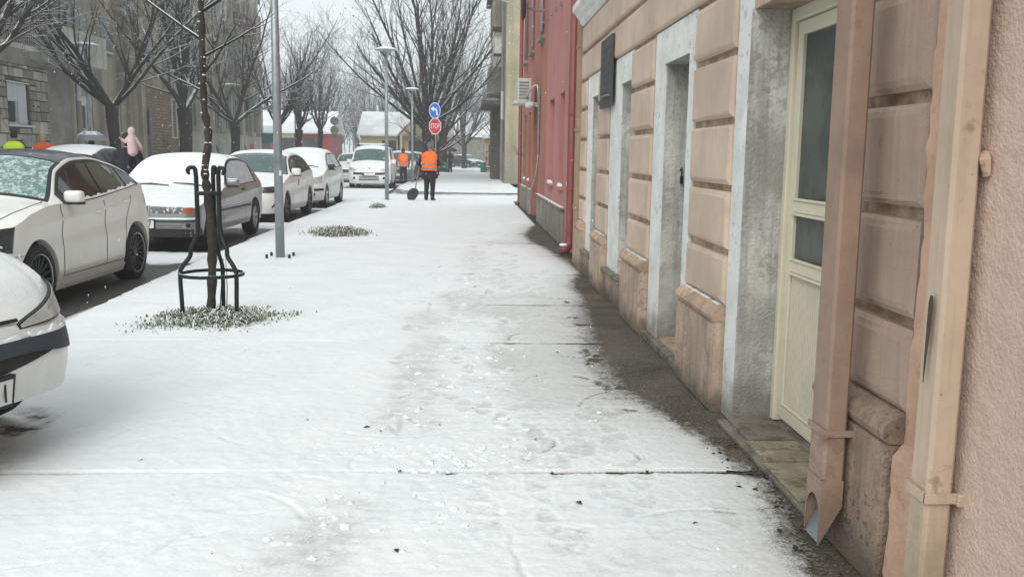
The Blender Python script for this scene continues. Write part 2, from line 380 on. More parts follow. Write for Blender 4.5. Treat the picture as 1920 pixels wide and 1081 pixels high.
def mat_brick():
    b = NB('old_brick'); x = b.n('ShaderNodeTexBrick'); x.inputs['Scale'].default_value = 1
    sx = b.n('ShaderNodeSeparateXYZ'); b.l(b.geom().outputs['Position'], sx.inputs[0])
    cb = b.n('ShaderNodeCombineXYZ'); b.l(sx.outputs[1], cb.inputs[0]); b.l(sx.outputs[2], cb.inputs[1])
    b.l(cb.outputs[0], x.inputs['Vector'])
    x.inputs['Brick Width'].default_value = .42; x.inputs['Row Height'].default_value = .16; x.inputs['Mortar Size'].default_value = .02
    x.inputs['Color1'].default_value = (.27, .20, .12, 1); x.inputs['Color2'].default_value = (.19, .135, .085, 1); x.inputs['Mortar'].default_value = (.10, .082, .06, 1)
    b.col(b.mix(b.math('MULTIPLY', b.ramp(b.noise(1.5, 4), .4, .7), .5), x.outputs['Color'], (.12, .095, .065)))
    b.set(Roughness=.92); b.bump(x.outputs['Fac'], -.6, .03); return b.m
M['brick'] = mat_brick()
def mat_roof(name, tone):
    """snowed-over tiles: courses show as faint darker lines"""
    b = NB(name); w = b.n('ShaderNodeTexWave', wave_type='BANDS', bands_direction='Z'); w.inputs['Scale'].default_value = 3.4
    w.inputs['Distortion'].default_value = 1.5; w.inputs['Detail'].default_value = 3; b.l(b.geom().outputs['Position'], w.inputs['Vector'])
    f = b.math('MULTIPLY', b.ramp(w.outputs['Fac'], .62, .95), b.ramp(b.noise(.7, 5), .38, .62))
    b.col(b.mix(b.math('MULTIPLY', f, .8), SNOWC, tone)); b.set(Roughness=.9); b.bump(w.outputs['Fac'], .4, .05); return b.m
M['roof_snow'] = mat_roof('snowed_roof_tiles', (.30, .28, .28))
def mat_paint(name, c, snow_thr=.9, metal=0, rough=.32, dirt=.5):
    b = NB(name)
    col = b.mix(b.ramp(b.noise(3, 4, .6, 'object'), .3, .7), tuple(x*.96 for x in c), c)
    z = b.sep(b.tc.outputs['Object'], 2)
    f = b.math('MULTIPLY', b.ramp(b.math('ADD', z, b.math('MULTIPLY', b.noise(5, 5, .7, 'object', (1, 1, .5)), .5)), .35, .85, 1, 0), dirt)
    col = b.mix(f, col, (.23, .215, .185))
    nz = b.sep(b.geom().outputs['Normal'], 2)
    h = b.math('ADD', nz, b.math('MULTIPLY', b.math('SUBTRACT', b.noise(14, 5, .7, 'object'), .5), .7))
    s = b.ramp(h, snow_thr, snow_thr+.2)
    col = b.mix(s, col, SNOWC)
    b.col(col); b.set(Metallic=b.math('MULTIPLY', b.math('SUBTRACT', 1, s), metal)); b.set(Roughness=b.math('ADD', rough, b.math('MULTIPLY', s, .5)))
    b.b.inputs['Coat Weight'].default_value = .35; b.b.inputs['Coat Roughness'].default_value = .15
    b.bump(b.math('MULTIPLY', b.noise(60, 4, .65, 'object'), s), .4, .01)
    return b.m
M['paint_ivory'] = mat_paint('ivory_car_paint', (.76, .76, .72), 1.02, dirt=.28)
M['paint_white'] = mat_paint('white_car_paint', (.77, .785, .78), .80, dirt=.36)
M['paint_silver'] = mat_paint('silver_car_paint', (.25, .26, .275), .66, .5, .35, .4)
M['paint_dark'] = mat_paint('dark_car_paint', (.02, .026, .04), .85, .2, .3, .3)
M['paint_grey'] = mat_paint('grey_car_paint', (.12, .125, .13), .8, .3, .35, .3)
M['roof_black'] = mat_paint('black_roof_dusted', (.012, .014, .03), 1.0, .1, .3, .0)
def mat_frost(name, c, ice, scale, thr, amt):
    b = NB(name); n1 = b.noise(scale, 6, .72, 'object'); n2 = b.noise(scale*3.3, 4, .7, 'object')
    f = b.ramp(b.math('ADD', b.math('MULTIPLY', n1, .6), b.math('MULTIPLY', n2, .4)), thr, thr+.14)
    b.col(b.mix(b.math('MULTIPLY', f, amt), c, ice)); b.set(Roughness=b.math('ADD', .12, b.math('MULTIPLY', f, .5)))
    b.bump(n2, .4, .006); b.b.inputs['Specular IOR Level'].default_value = .6; return b.m
M['frost'] = mat_frost('slushy_windscreen', (.10, .19, .175), (.55, .66, .64), 11, .46, .85)
M['frost_thin'] = mat_frost('dusted_windscreen', (.055, .105, .10), (.50, .60, .59), 7, .55, .7)
M['carglass'] = mk('car_side_glass', (.014, .018, .019), .07, .2, 2, 0, space='object', spec=.7)
M['carglass_snow'] = mk('snowed_side_glass', (.55, .60, .63), .75, .15, 9, .5, 40, .01, space='object')
# ------------------------------------------------------------------ ground, road, pavement, kerb
def sheet(name, pts, z, mat):
    return tag(add(name, [(x, y, z) for x, y in pts], [list(range(len(pts)))], mat), kind='structure')
KY = [-3, 7.2, 9.6, 11.2, 13.6, 16.3, 19.6, 23.9, 27.6]
KX = [-3.30, -3.33, -3.45, -3.49, -3.54, -3.58, -3.62, -3.64, -3.66]
kerb_x = lambda y: np.interp(y, KY, KX)
tag(add('ground', [(-300, -40, -.16), (300, -40, -.16), (300, 440, -.16), (-300, 440, -.16)], [(0, 1, 2, 3)], 'earth'), kind='structure')
sheet('road', [(-10.3, -8), (-3.2, -8), (-3.2, 140), (-10.3, 140)], -.06, 'asphalt')
sheet('cross_street', [(-3.2, 28.4), (60, 28.4), (60, 33.6), (-3.2, 33.6)], -.064, 'asphalt')
# near pavement: a bed of mortar with concrete slabs on it
corner = [(-3.66, 27.6), (-3.5, 28.05), (-3.1, 28.35), (-2.6, 28.4)]
pav = MB(); edge = [(kerb_x(y)+.12, y) for y in KY[1:]]+[(-3.36, 27.95), (-3.0, 28.25)]
out = [(1.9, -3), (1.9, 28.28)]+[(-3.0, 28.25), (-3.36, 27.95)]+[(kerb_x(y)+.12, y) for y in KY[:0:-1]]+[(-7.5, 7.2), (-7.5, -3)]
pav.prism(out, 2, -.15, -.008)
pavement = tag(pav.build('pavement', 'slab_joint'), kind='structure')
ROWS = [-1.0, 1.2, 3.95, 6.82, 8.61, 10.88, 12.91, 14.75, 16.8, 18.9, 21.0, 23.2, 25.4, 28.2]
XJ = -.35
for i in range(len(ROWS)-1):
    y0, y1 = ROWS[i]+.009, ROWS[i+1]-.009
    lx = (-7.4, -7.4) if y1 < 6.9 else (kerb_x(y0)+.14, kerb_x(y1)+.14)
    for xa, xb in (((lx[0], lx[1]), (XJ-.006, XJ-.006)), ((XJ+.006, XJ+.006), (1.462, 1.462))):
        t = [(random.random()-.5)*.006 for _ in range(4)]
        vs = [(xa[0], y0, -.05), (xb[0], y0, -.05), (xb[1], y1, -.05), (xa[1], y1, -.05), (xa[0], y0, t[0]), (xb[0], y0, t[1]), (xb[1], y1, t[2]), (xa[1], y1, t[3])]
        add('slab', vs, [(4, 5, 6, 7), (0, 1, 5, 4), (1, 2, 6, 5), (2, 3, 7, 6), (3, 0, 4, 7)], 'slab', pavement)
# kerb stones
kerb = MB()
ys = np.arange(7.2, 27.3, 1.0)
for y in ys:
    a, b = y+.008, min(y+.992, 27.6); xa, xb = kerb_x(a), kerb_x(b)
    kerb.poly([(xa-.03, a, -.12), (xa+.115, a, -.12), (xb+.115, b, -.12), (xb-.03, b, -.12), (xa, a, .004), (xa+.115, a, .004), (xb+.115, b, .004), (xb, b, .004)],
              [(4, 5, 6, 7), (0, 1, 5, 4), (1, 2, 6, 5), (2, 3, 7, 6), (3, 0, 4, 7)])
for (x0, y0), (x1, y1) in zip(corner[:-1], corner[1:]):
    nx, ny = -(y1-y0), x1-x0; l = math.hypot(nx, ny); nx, ny = -nx/l*.12, -ny/l*.12
    kerb.prism([(x0, y0), (x1, y1), (x1+nx, y1+ny), (x0+nx, y0+ny)], 2, -.12, .004)
kerb.box(-2.6, 2.0, 28.28, 28.4, -.12, .004)
tag(kerb.build('kerb', 'kerb'), kind='structure')
# pavement beyond the cross street
fp = [(60, 33.6), (60, 36.5), (2.0, 37), (2.0, 130), (-2.6, 130), (-3.0, 60), (-3.1, 42), (-2.95, 37.5), (-2.5, 35.2), (-1.6, 34.0), (-.6, 33.6)]
tag(MB().prism(fp, 2, -.15, 0).build('pavement_beyond', 'kerb_dusty'), kind='structure')
tag(MB().prism([(-10.3, -8), (-10.3, 28.4), (-17, 28.4), (-17, -8)], 2, -.15, .03).build('pavement_opposite', 'slab'), kind='structure')
tag(MB().prism([(-10.3, 28.4), (-10.3, 140), (-22, 140), (-22, 28.4)], 2, -.15, .034).build('pavement_opposite_beyond', 'slab'), kind='structure')

# ------------------------------------------------------------------ snow lying on it (height fields with real thickness)
EY = [1.0, 2.0, 2.95, 3.39, 3.87, 4.28, 4.78, 5.34, 6.04, 6.94, 7.87, 9.07, 9.81, 10.6, 11.19, 12.33, 13.71, 15.42, 16.45, 18.33, 19.09, 22, 28]
EX = [1.15, 1.16, 1.17, 1.22, 1.30, 1.24, 1.13, 1.06, 1.02, 1.05, 1.10, 1.16, 1.10, 1.2, 1.32, 1.28, 1.16, .98, .96, 1.2, 1.5, 1.6, 1.65]
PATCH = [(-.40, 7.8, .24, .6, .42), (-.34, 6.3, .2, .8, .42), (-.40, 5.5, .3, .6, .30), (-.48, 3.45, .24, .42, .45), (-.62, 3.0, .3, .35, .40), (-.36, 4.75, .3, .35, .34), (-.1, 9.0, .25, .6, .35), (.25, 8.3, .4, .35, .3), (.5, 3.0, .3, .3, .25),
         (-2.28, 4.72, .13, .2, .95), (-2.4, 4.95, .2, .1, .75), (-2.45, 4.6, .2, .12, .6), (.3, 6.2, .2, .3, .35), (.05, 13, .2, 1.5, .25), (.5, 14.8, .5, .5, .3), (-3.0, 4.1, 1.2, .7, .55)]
FOOT = [(.44, 6.42, .5, .29, .8), (.50, 6.15, .4, .28, .8), (.52, 5.85, .5, .27, .7), (.57, 7.73, .5, .29, .55), (.42, 8.41, .9, .28, .5), (.63, 7.3, .6, .28, .6), (.88, 6.22, .8, .26, .75), (1.0, 6.45, .8, .25, .6), (.86, 4.95, .3, .24, .65), (1.03, 5.54, .7, .26, .5), (1.1, 5.7, .7, .24, .4), (.93, 7.6, .3, .25, .6), (.9, 7.95, .3, .25, .5),
        (-1.22, 3.42, 1.1, .27, .35), (-1.22, 3.2, 1.25, .31, .4), (-.98, 3.25, 1.2, .28, .25), (-.95, 3.6, 1.0, .26, .25), (.2, 3.3, .4, .28, .2), (.7, 3.6, 1.4, .28, .2), (.35, 4.6, 1.2, .28, .2), (.62, 4.3, 1.4, .27, .22), (-1.6, 4.4, .8, .28, .2), (-.1, 5.2, 1.3, .28, .2)]
for k in range(230):
    yy = 3.2+random.random()**1.3*20; FOOT.append((random.gauss(.42, .33)-.014*yy, yy, 1.4+random.gauss(0, .25), .28, .2+random.random()*.45))
for k in range(80):
    FOOT.append((random.uniform(-2.0, .9), random.uniform(2.3, 9), random.uniform(.6, 2.4), .28, .15+random.random()*.22))
def T_pave(x, y):
    n1 = fbm(x*1.4, y*.9, 4); n2 = fbm(x*9, y*9, 4); n3 = fbm(x*3+40, y*24, 3)
    T = 1.0+.22*n1+.10*n2
    d = x-np.interp(y, EY, EX)-.05*sstep(4.5, 7, y)+.10*n1+.06*n2
    n5 = fbm(x*26+5, y*26, 3); d = d+.06*n5+.03*n2; zone = sstep(4.6, 5.6, y)*sstep(10, 8.5, y); T = T-np.interp(d, [-.95, -.6, -.3, -.08, .06, .2], [0, .10, .30, .58, .95, 1.35])-.22*zone*sstep(-1.0, -.4, d)
    T = T-.16*np.exp(-((x-.35)/.75)**2)*sstep(-.35, .5, n1+.2*n3)
    T = T-.05*np.exp(-((x-.2)/1.1)**2)*sstep(0, .35, n3)
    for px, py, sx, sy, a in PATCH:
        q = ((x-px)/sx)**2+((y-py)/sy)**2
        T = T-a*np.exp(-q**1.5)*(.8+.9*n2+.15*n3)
    band = np.exp(-((x-(.42-.012*y))/.62)**2)*sstep(2.6, 4.6, y)*sstep(17, 10, y)
    n6 = fbm(x*1.6+3, y*14, 3); T = T-band*(.24+.22*np.clip(fbm(x*2.2+7, y*1.6, 4)+.2, 0, 1)+.22*np.clip(n5, -.3, 1)+.20*np.clip(n6, 0, 1))
    J = 0*x
    for yj in ROWS:
        w = .015+.006*pn(x*5, x*0+yj)
        J = J+np.exp(-((y-yj+.01*pn(x*1.5, x*0+yj*3.1))/np.maximum(w, .010))**2)*np.clip(.32+.9*pn(x*3.1+yj, x*0+3.3)+.55*(x > -.1)*(yj < 5)+.25*(x > .2), 0, 1.2)
        T = T+.06*np.exp(-((y-yj-.05)/.03)**2)*sstep(-.1, .25, pn(x*.8, x*0+yj))*(x > .1)
    T = T-.35*np.exp(-((x-XJ)/.012)**2)*sstep(.0, .3, pn(x*0+2.2, y*1.4))
    for fx, fy, an, ln, dp in FOOT:
        ca, sa = math.cos(an), math.sin(an); m = (np.abs(x-fx) < .3) & (np.abs(y-fy) < .3)
        if not m.any(): continue
        lx, ly = (x[m]-fx)*ca+(y[m]-fy)*sa, -(x[m]-fx)*sa+(y[m]-fy)*ca
        wd = .044+.009*np.cos((lx+.03)*22); q = ((np.abs(lx)/(ln*.5))**2.6+(np.abs(ly)/wd)**2.6)**(1/2.6); dp = dp*(.6 if fy < 4.6 else 1)
        tread = .7+.3*np.sin(lx*170+6*np.abs(ly)*20)
        T[m] = T[m]-.72*dp*sstep(1.12, .8, q)*tread*(np.abs(lx+.02) > .018)+.05*np.exp(-((q-1.18)/.12)**2)
    T = np.where((d < -.22) & (x > -1.5), np.maximum(T, .34+.16*n5-.12*np.clip((d+.5)/.28, 0, 1)), T)-J
    rs = np.random.RandomState(4)
    for k in range(150):   # scuffs and drag marks
        sx, sy, rad, a0, la, w, dp = rs.uniform(-2.6, 1.0), 2.2+rs.rand()**1.3*9, rs.uniform(.08, .6), rs.uniform(0, 6.28), rs.uniform(.3, 1.2), rs.uniform(.004, .012), rs.uniform(.12, .4)
        ox, oy = sx-rad*math.cos(a0), sy-rad*math.sin(a0); m = (np.abs(x-ox) < rad+.05) & (np.abs(y-oy) < rad+.05)
        if not m.any(): continue
        rr = np.hypot(x[m]-ox, y[m]-oy); an = np.abs((np.arctan2(y[m]-oy, x[m]-ox)-a0+math.pi) % (2*math.pi)-math.pi)
        T[m] = T[m]-dp*np.exp(-((rr-rad)/w)**2)*sstep(la*.5, la*.35, an)+.10*np.exp(-((rr-rad-2.2*w)/w)**2)*sstep(la*.5, la*.35, an)
    return T
def snow_mesh(name, bands, Tf, z0, h, keep=None, mats='snow', thr=-.06):
    V = []; Fc = []; A = []; base = 0
    for x0, x1, dx, ys in bands:
        xs = np.arange(x0, x1+dx*.5, dx); X, Y = np.meshgrid(xs, ys)
        T = Tf(X, Y); z = z0+.003+h*np.clip(T, 0, 1.35)+.25*h*fbm(X*16, Y*16, 3)*np.clip(T, 0, 1)
        ny, nx = X.shape; idx = np.arange(nx*ny).reshape(ny, nx)
        q = np.stack([idx[:-1, :-1], idx[:-1, 1:], idx[1:, 1:], idx[1:, :-1]], -1).reshape(-1, 4)
        tf = T.ravel()[q].mean(1); cxx = X.ravel()[q].mean(1); cyy = Y.ravel()[q].mean(1)
        k = tf > thr+.10*rng.random(len(q))
        if keep is not None: k &= keep(cxx, cyy)
        q = q[k]; used = np.unique(q); mp = np.full(nx*ny, -1); mp[used] = np.arange(len(used))
        V.append(np.stack([X.ravel(), Y.ravel(), z.ravel()], 1)[used]); A.append(T.ravel()[used]); Fc.append(mp[q]+base); base += len(used)
    o = add(name, np.concatenate(V), np.concatenate(Fc), mats, smooth=True)
    at = o.data.attributes.new('thick', 'FLOAT', 'POINT'); at.data.foreach_set('value', np.clip(np.concatenate(A), 0, 1.4).astype(np.float32))
    return tag(o, kind='stuff')
def yr(a, b, k): n = int(math.log(b/a)/k)+1; return a*np.exp(np.linspace(0, math.log(b/a), n))
def keep_pave(x, y): return ((x > kerb_x(y)+.015) | (y < 7.2)) & (x < 1.40) & ~((y > 27.6) & (x < -3.5+(y-27.6)*.6)) & ((y > 7.15) | (x > -6.5))
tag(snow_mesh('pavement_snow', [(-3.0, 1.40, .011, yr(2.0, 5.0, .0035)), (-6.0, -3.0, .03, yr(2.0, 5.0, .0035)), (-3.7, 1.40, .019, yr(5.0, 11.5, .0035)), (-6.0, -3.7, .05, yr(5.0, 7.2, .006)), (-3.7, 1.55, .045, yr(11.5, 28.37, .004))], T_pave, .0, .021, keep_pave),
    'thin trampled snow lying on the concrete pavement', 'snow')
CARS_ON_ROAD = [(-5.75, -3.72, 7.4, 12.3), (-5.7, -3.75, 13.4, 18.0), (-5.7, -3.8, 19.3, 24.2), (-5.7, -3.8, 24.4, 28.9), (-5.3, -3.1, 38.6, 43.4), (-4.6, -2.9, 45, 51), (-10.1, -8.2, 21.5, 27)]
def T_road(x, y):
    n1 = fbm(x*.9, y*.5, 4); n2 = fbm(x*5, y*5, 4)
    T = .95+.35*n1+.25*n2
    for a, b, c, d in CARS_ON_ROAD:
        q = np.maximum(np.abs(x-(a+b)/2)/((b-a)/2+.12), np.abs(y-(c+d)/2)/((d-c)/2-.15)); T = T-1.2*sstep(1.12, .9, q+.10*n2)
    T = T-.7*sstep(.35, .0, np.abs(x-(kerb_x(y)-.12)))*((y > 7.4) & (y < 13.2))*(.7+n2)
    for xt in (-6.3, -7.7): T = T-.55*np.exp(-((x-xt-.15*n1)/.28)**2)*(.7+.8*n2)
    n4 = fbm(x*.35, y*3.5, 3)
    T = T-.5*sstep(28.5, 28.9, y)*sstep(31.0, 30.2, y)*sstep(-.15, .25, n4+.05)
    T = T-.45*sstep(32.6, 33.0, y)*sstep(34, 33.4, y)*sstep(-.1, .2, n4)
    return T
def keep_road(x, y): return ((x < kerb_x(y)-.02) & (x > -10.3)) | ((y > 28.42) & (y < 33.58)) | ((y >= 33.58) & (x < -3.1) & (x > -10.3))
tag(snow_mesh('road_snow', [(-10.3, -3.3, .05, yr(7.0, 28.4, .005)), (-10.3, 14, .1, yr(28.4, 33.6, .003)), (-10.3, -3.1, .16, yr(33.6, 110, .008))], T_road, -.06, .02, keep_road),
    'snow with wet tyre tracks covering the road and cross street', 'snow')
def T_far(x, y):
    n1 = fbm(x*.35, y*.12, 4); n4 = fbm(x*.3+9, y*1.2, 3)
    return .95+.3*n1-.55*sstep(.05, .3, n4)*sstep(1.0, .3, np.abs(x-.6))*sstep(60, 45, y)
tag(snow_mesh('far_pavement_snow', [(-3.0, 2.0, .09, yr(33.63, 128, .006))], T_far, .0, .03, lambda x, y: x > np.interp(y, [33.6, 34, 35.2, 37.5, 42, 60, 130], [-.6, -1.6, -2.5, -2.95, -3.1, -3.0, -2.6])+.05),
    'smooth snow on the pavement beyond the cross street', 'snow')
tag(snow_mesh('opposite_pavement_snow', [(-16.9, -10.35, .25, yr(8, 28.35, .012)), (-21.9, -10.35, .4, yr(28.45, 138, .012))], lambda x, y: 1.0+.3*fbm(x*.5, y*.5, 3), .036, .03),
    'snow on the pavement across the road, in front of the apartment blocks', 'snow')
# lumps of kicked-up snow
lum = MB()
def lump(x, y, r):
    n = 5 if r < .012 else 7
    lum.blob((x, y, .014+r*.12), r, (random.uniform(.7, 1.7), random.uniform(.7, 1.5), random.uniform(.35, .8)), n, 4, .8)
for k in range(800):
    x, y = random.gauss(-.29, .26), random.gauss(4.16, .13); lump(x, y, .003+random.random()**4*.015)
for k in range(110):
    y = random.uniform(2.9, 4.2); lump(-.1+random.gauss(0, .06)-.02*(4-y), y, .003+random.random()**3*.02)
for k in range(130):
    y = random.uniform(2.3, 4.0); lump(-.50-.28*(3.6-y)+random.gauss(0, .10), y, .003+random.random()**3*.015)
for k in range(220):
    y = 4.2+random.random()**1.4*20; lump(random.gauss(-.05, .25)-.008*y, y, .003+random.random()**3*.016)
for k in range(110):
    y = 2.4+random.random()*9; lump(random.uniform(-2.4, 1.0), y, .003+random.random()**4*.014)
for k in range(120):
    y = random.uniform(4.2, 6.6); lump(random.gauss(-.12, .3), y, .004+random.random()**3*.018)
tag(lum.build('snow_lumps', 'snow_lump', smooth=False), 'small lumps of kicked-up snow strewn along the trodden path', 'snow', kind='stuff')
deb = MB()
for x, y in [(-.52, 4.62), (-.44, 4.55), (-1.22, 3.66), (-.9, 3.1), (-1.5, 4.1), (.9, 3.35), (-.25, 3.12), (.35, 4.4), (-.3, 3.95), (1.22, 3.3), (1.24, 3.1), (1.3, 2.9)]+[(random.uniform(-2.5, 1.2), random.uniform(2.5, 10)) for _ in range(12)]+[(random.uniform(1.2, 1.36), random.uniform(2.2, 4.4)) for _ in range(50)]:
    a = random.random()*6.3; l = random.uniform(.006, .022); w = l*random.uniform(.3, .8); c, s = math.cos(a), math.sin(a); z = .02 if x < 1.15 else .008
    deb.poly([(x+c*l, y+s*l, z), (x-s*w, y+c*w, z+.006), (x-c*l, y-s*l, z+.002), (x+s*w, y-c*w, z+.008)], [(0, 1, 2), (0, 2, 3)])
tag(deb.build('leaf_litter', 'leaf_dead'), 'scraps of dead brown leaf scattered on the snow', 'leaves', kind='stuff')
# ------------------------------------------------------------------ right-hand side: plastered houses along the pavement
def block(parent, y0, y1, z0, z1, xf, xb, mat, name='block', b=.03):
    rings = [(xb, 0), (xf+.016, .0), (xf+.004, b*.45), (xf, b)]
    vs = []
    j = lambda: (random.random()-.5)*.008
    for x, i in rings:
        vs += [(x+j(), y0+i+j(), z0+i), (x+j(), y1-i+j(), z0+i), (x+j(), y1-i, z1-i+j()), (x+j(), y0+i, z1-i+j())]
    fs = []
    for k in range(3):
        for q in range(4): fs.append((k*4+q, k*4+(q+1) % 4, k*4+4+(q+1) % 4, k*4+4+q)[::-1])
    fs.append((15, 14, 13, 12))
    return add(name, vs, fs, mat, parent)
def wall_open(x0, x1, y0, y1, z0, z1, ops):
    """boxes that leave rectangular openings (ya, yb, za, zb) free"""
    m = MB(); y = y0
    for ya, yb, za, zb in sorted(ops):
        if ya > y: m.box(x0, x1, y, ya, z0, z1)
        if za > z0: m.box(x0, x1, ya, yb, z0, za)
        if zb < z1: m.box(x0, x1, ya, yb, zb, z1)
        y = yb
    if y < y1: m.box(x0, x1, y, y1, z0, z1)
    return m
H1 = empty('rusticated_house', (1.6, 7, 0), 'tan plastered house with rusticated block piers and white door surrounds', 'house')
PIL = [(4.985, 5.87), (7.19, 8.12), (9.40, 10.2), (11.2, 11.72)]
ZB = [(.622, .892), (.934, 1.249), (1.291, 1.621), (1.663, 1.992), (2.034, 2.347)]
wall_open(1.472, 2.1, 2.455, 11.72, 0, 6.5, [(3.44, 4.77, .0, 2.20), (6.08, 6.84, .06, 2.12), (8.14, 8.78, .30, 2.12), (10.22, 10.84, .30, 2.12)]).build('wall', 'groove', H1)
for a, b in PIL:
    for z0, z1 in ZB: block(H1, a, b, z0, z1, 1.432, 1.473, 'tan')
    m = MB(); m.prism([(1.382+.0, a), (1.472, a), (1.472, b), (1.382, b)], 2, 0, .522)
    p = m.build('plinth', 'plinth', H1)
    bm = bmesh.new(); bm.from_mesh(p.data); bmesh.ops.bevel(bm, geom=[e for e in bm.edges if abs(e.verts[0].co.x-e.verts[1].co.x) < 1e-4], offset=.012, segments=2, affect='EDGES'); bm.to_mesh(p.data); bm.free()
    cap = [(1.474, .5235), (1.388, .5235), (1.377, .535), (1.372, .553), (1.379, .572), (1.398, .588), (1.425, .612), (1.474, .618)]
    MB().prism(cap, 1, a-.006, b+.006).build('plinth_cap', 'plinth_cap', H1)
# smooth band courses above the openings and cornice
for z0, z1 in ((2.385, 2.688), (2.735, 3.03)): block(H1, 4.70, 11.72, z0, z1, 1.432, 1.473, 'tan', 'band_course', .025)
co = MB().prism([(1.472, 3.05), (1.43, 3.05), (1.40, 3.085), (1.40, 3.12), (1.36, 3.15), (1.34, 3.19), (1.30, 3.22), (1.30, 3.29), (1.472, 3.33)], 1, 2.67, 11.76)
co.build('cornice', 'white_trim', H1)
box('upper_wall', 'tan', H1, 1.445, 1.4715, 2.67, 11.715, 3.34, 6.5)
# white surrounds, reveals, sills of the blocked openings
def surround(y0, y1, oy0, oy1, oz0, oz1, z0, z1, depth):
    m = MB()
    m.box(1.455, 1.4715, oy1+.001, y1, z0, z1)
    if oy0 > y0+.01: m.box(1.455, 1.4715, y0, oy0-.001, z0, z1)
    m.box(1.455, 1.4715, oy0, oy1, oz1+.001, z1)
    m.build('surround', 'white_trim', H1)
    r = MB(); d = 1.473+depth
    r.poly([(1.4716, oy1-.003, oz0), (d, oy1-.003, oz0), (d, oy1-.003, oz1), (1.4716, oy1-.003, oz1)], [(0, 1, 2, 3)])
    r.poly([(1.4716, oy0+.003, oz0), (d, oy0+.003, oz0), (d, oy0+.003, oz1), (1.4716, oy0+.003, oz1)], [(3, 2, 1, 0)])
    r.poly([(1.4716, oy0+.003, oz1-.003), (1.4716, oy1-.003, oz1-.003), (d, oy1-.003, oz1-.003), (d, oy0+.003, oz1-.003)], [(0, 1, 2, 3)])
    r.build('reveal', 'reveal', H1)
surround(5.90, 7.175, 6.08, 6.84, .06, 2.12, .0, 2.372, .45)
surround(8.13, 9.385, 8.14, 8.78, .30, 2.12, .30, 2.372, .3)
surround(10.21, 11.19, 10.22, 10.84, .30, 2.12, .30, 2.372, .3)
box('shutter_door', 'dark_open', H1, 1.90, 1.94, 6.083, 6.837, .06, 2.12)
for a, b in ((8.143, 8.777), (10.223, 10.837)): box('shutter', 'reveal', H1, 1.75, 1.79, a, b, .3, 2.12)
box('doorstep', 'step', H1, 1.41, 1.90, 5.89, 7.17, .0, .055, bev=.008)
for a, b in ((8.13, 9.39), (10.21, 11.19)):
    box('apron', 'plinth', H1, 1.44, 1.4715, a, b, 0, .262); box('sill', 'step', H1, 1.39, 1.76, a+.005, b-.005, .263, .298, bev=.006)
# main door bay
MB().box(1.457, 1.4715, 4.772, 4.982, 0, 2.372).build('surround', 'white_trim', H1)
MB().poly([(1.457, 4.7665, 0), (1.80, 4.7665, 0), (1.80, 4.7665, 2.2), (1.457, 4.7665, 2.2)], [(0, 1, 2, 3)]).build('reveal', 'reveal', H1)
box('threshold', 'step', H1, 1.375, 1.80, 3.445, 4.762, -.002, .022, bev=.006)
for k, (a, b) in enumerate(((3.55, 4.02), (4.03, 4.33), (4.34, 4.72))): box('threshold_tile', 'step_tile' if k != 2 else 'step', H1, 1.39+.015*k, 1.66, a, b, .022, .034+.004*k, bev=.003)
door = MB(); dx = 1.675
for y0, y1, z0, z1, x in ((4.715, 4.7655, .03, 2.2, dx-.01), (3.445, 3.50, .03, 2.2, dx-.01), (3.501, 4.714, 2.135, 2.2, dx-.01)): door.box(x, x+.07, y0, y1, z0, z1, bev=.006)
D = door.build('door', 'cream', H1)
lf = MB(); xl = dx+.012
for y0, y1, z0, z1 in ((4.64, 4.712, .06, 2.13), (3.505, 3.57, .06, 2.13), (3.571, 4.639, 2.06, 2.13), (3.571, 4.639, 1.165, 1.225), (3.571, 4.639, .855, .915), (3.571, 4.639, .06, .135)): lf.box(xl, xl+.04, y0, y1, z0, z1, bev=.005)
for z in (1.226, 1.150, .916, .840, .136): lf.box(xl-.008, xl+.01, 3.56, 4.65, z, z+.014, bev=.003)
lf.build('door_leaf', 'cream', D)
for z0, z1 in ((1.226, 2.06), (.916, 1.164)): box('door_glass', 'glass_door', D, xl+.02, xl+.026, 3.571, 4.639, z0, z1)
rb = MB(); n = 44
for k in range(n):
    y = 3.572+(k+.5)*1.066/n; rb.prism([(xl+.034, y-.0105), (xl+.012, y-.0085), (xl+.012, y+.0045), (xl+.034, y+.0065)], 2, .137, .854)
rb.build('ribbed_panel', 'cream', D); box('panel_backing', 'step_tile', D, xl+.034, xl+.04, 3.571, 4.639, .137, .854); box('kick_plate', 'cream', D, xl-.006, xl+.011, 3.58, 4.63, .065, .13, bev=.003)
lk = MB().tube([(1.60, 6.825, 1.34), (1.60, 6.79, 1.36), (1.60, 6.78, 1.33), (1.60, 6.79, 1.30)], .006, 6)
L_ = lk.build('hasp', 'black', H1); box('padlock', 'black', L_, 1.588, 1.612, 6.772, 6.80, 1.24, 1.30, bev=.004)
# nearest pier: greyed blocks, bare peach strip at its corner
for z0, z1 in ZB: block(H1, 2.815, 3.42, z0, z1, 1.425, 1.473, 'mauve', b=.04)
m = MB().box(1.375, 1.4715, 2.815, 3.42, 0, .515, bev=.015).build('plinth', 'mauve_low', H1)
MB().prism([(1.474, .5165), (1.385, .5165), (1.370, .53), (1.362, .553), (1.370, .578), (1.395, .60), (1.43, .616), (1.474, .62)], 1, 2.81, 3.425).build('plinth_cap', 'mauve_low', H1)
st = MB(); zz = np.arange(0, 3.0, .04)
prev = None
for z in zz:   # ragged edge of the exposed plaster
    e = 2.812-.02*random.random()-.012*math.sin(z*7); xr = 1.395 if z < .52 else 1.437
    if prev: st.poly([(prev[1], prev[0], z-.04), (xr+.0, e, z), (1.47, 2.46, z), (1.47, 2.46, z-.04)][0:2]+[(xr, 2.46, z), (prev[1], 2.46, z-.04)], [(0, 1, 2, 3)])
    prev = (e, xr)
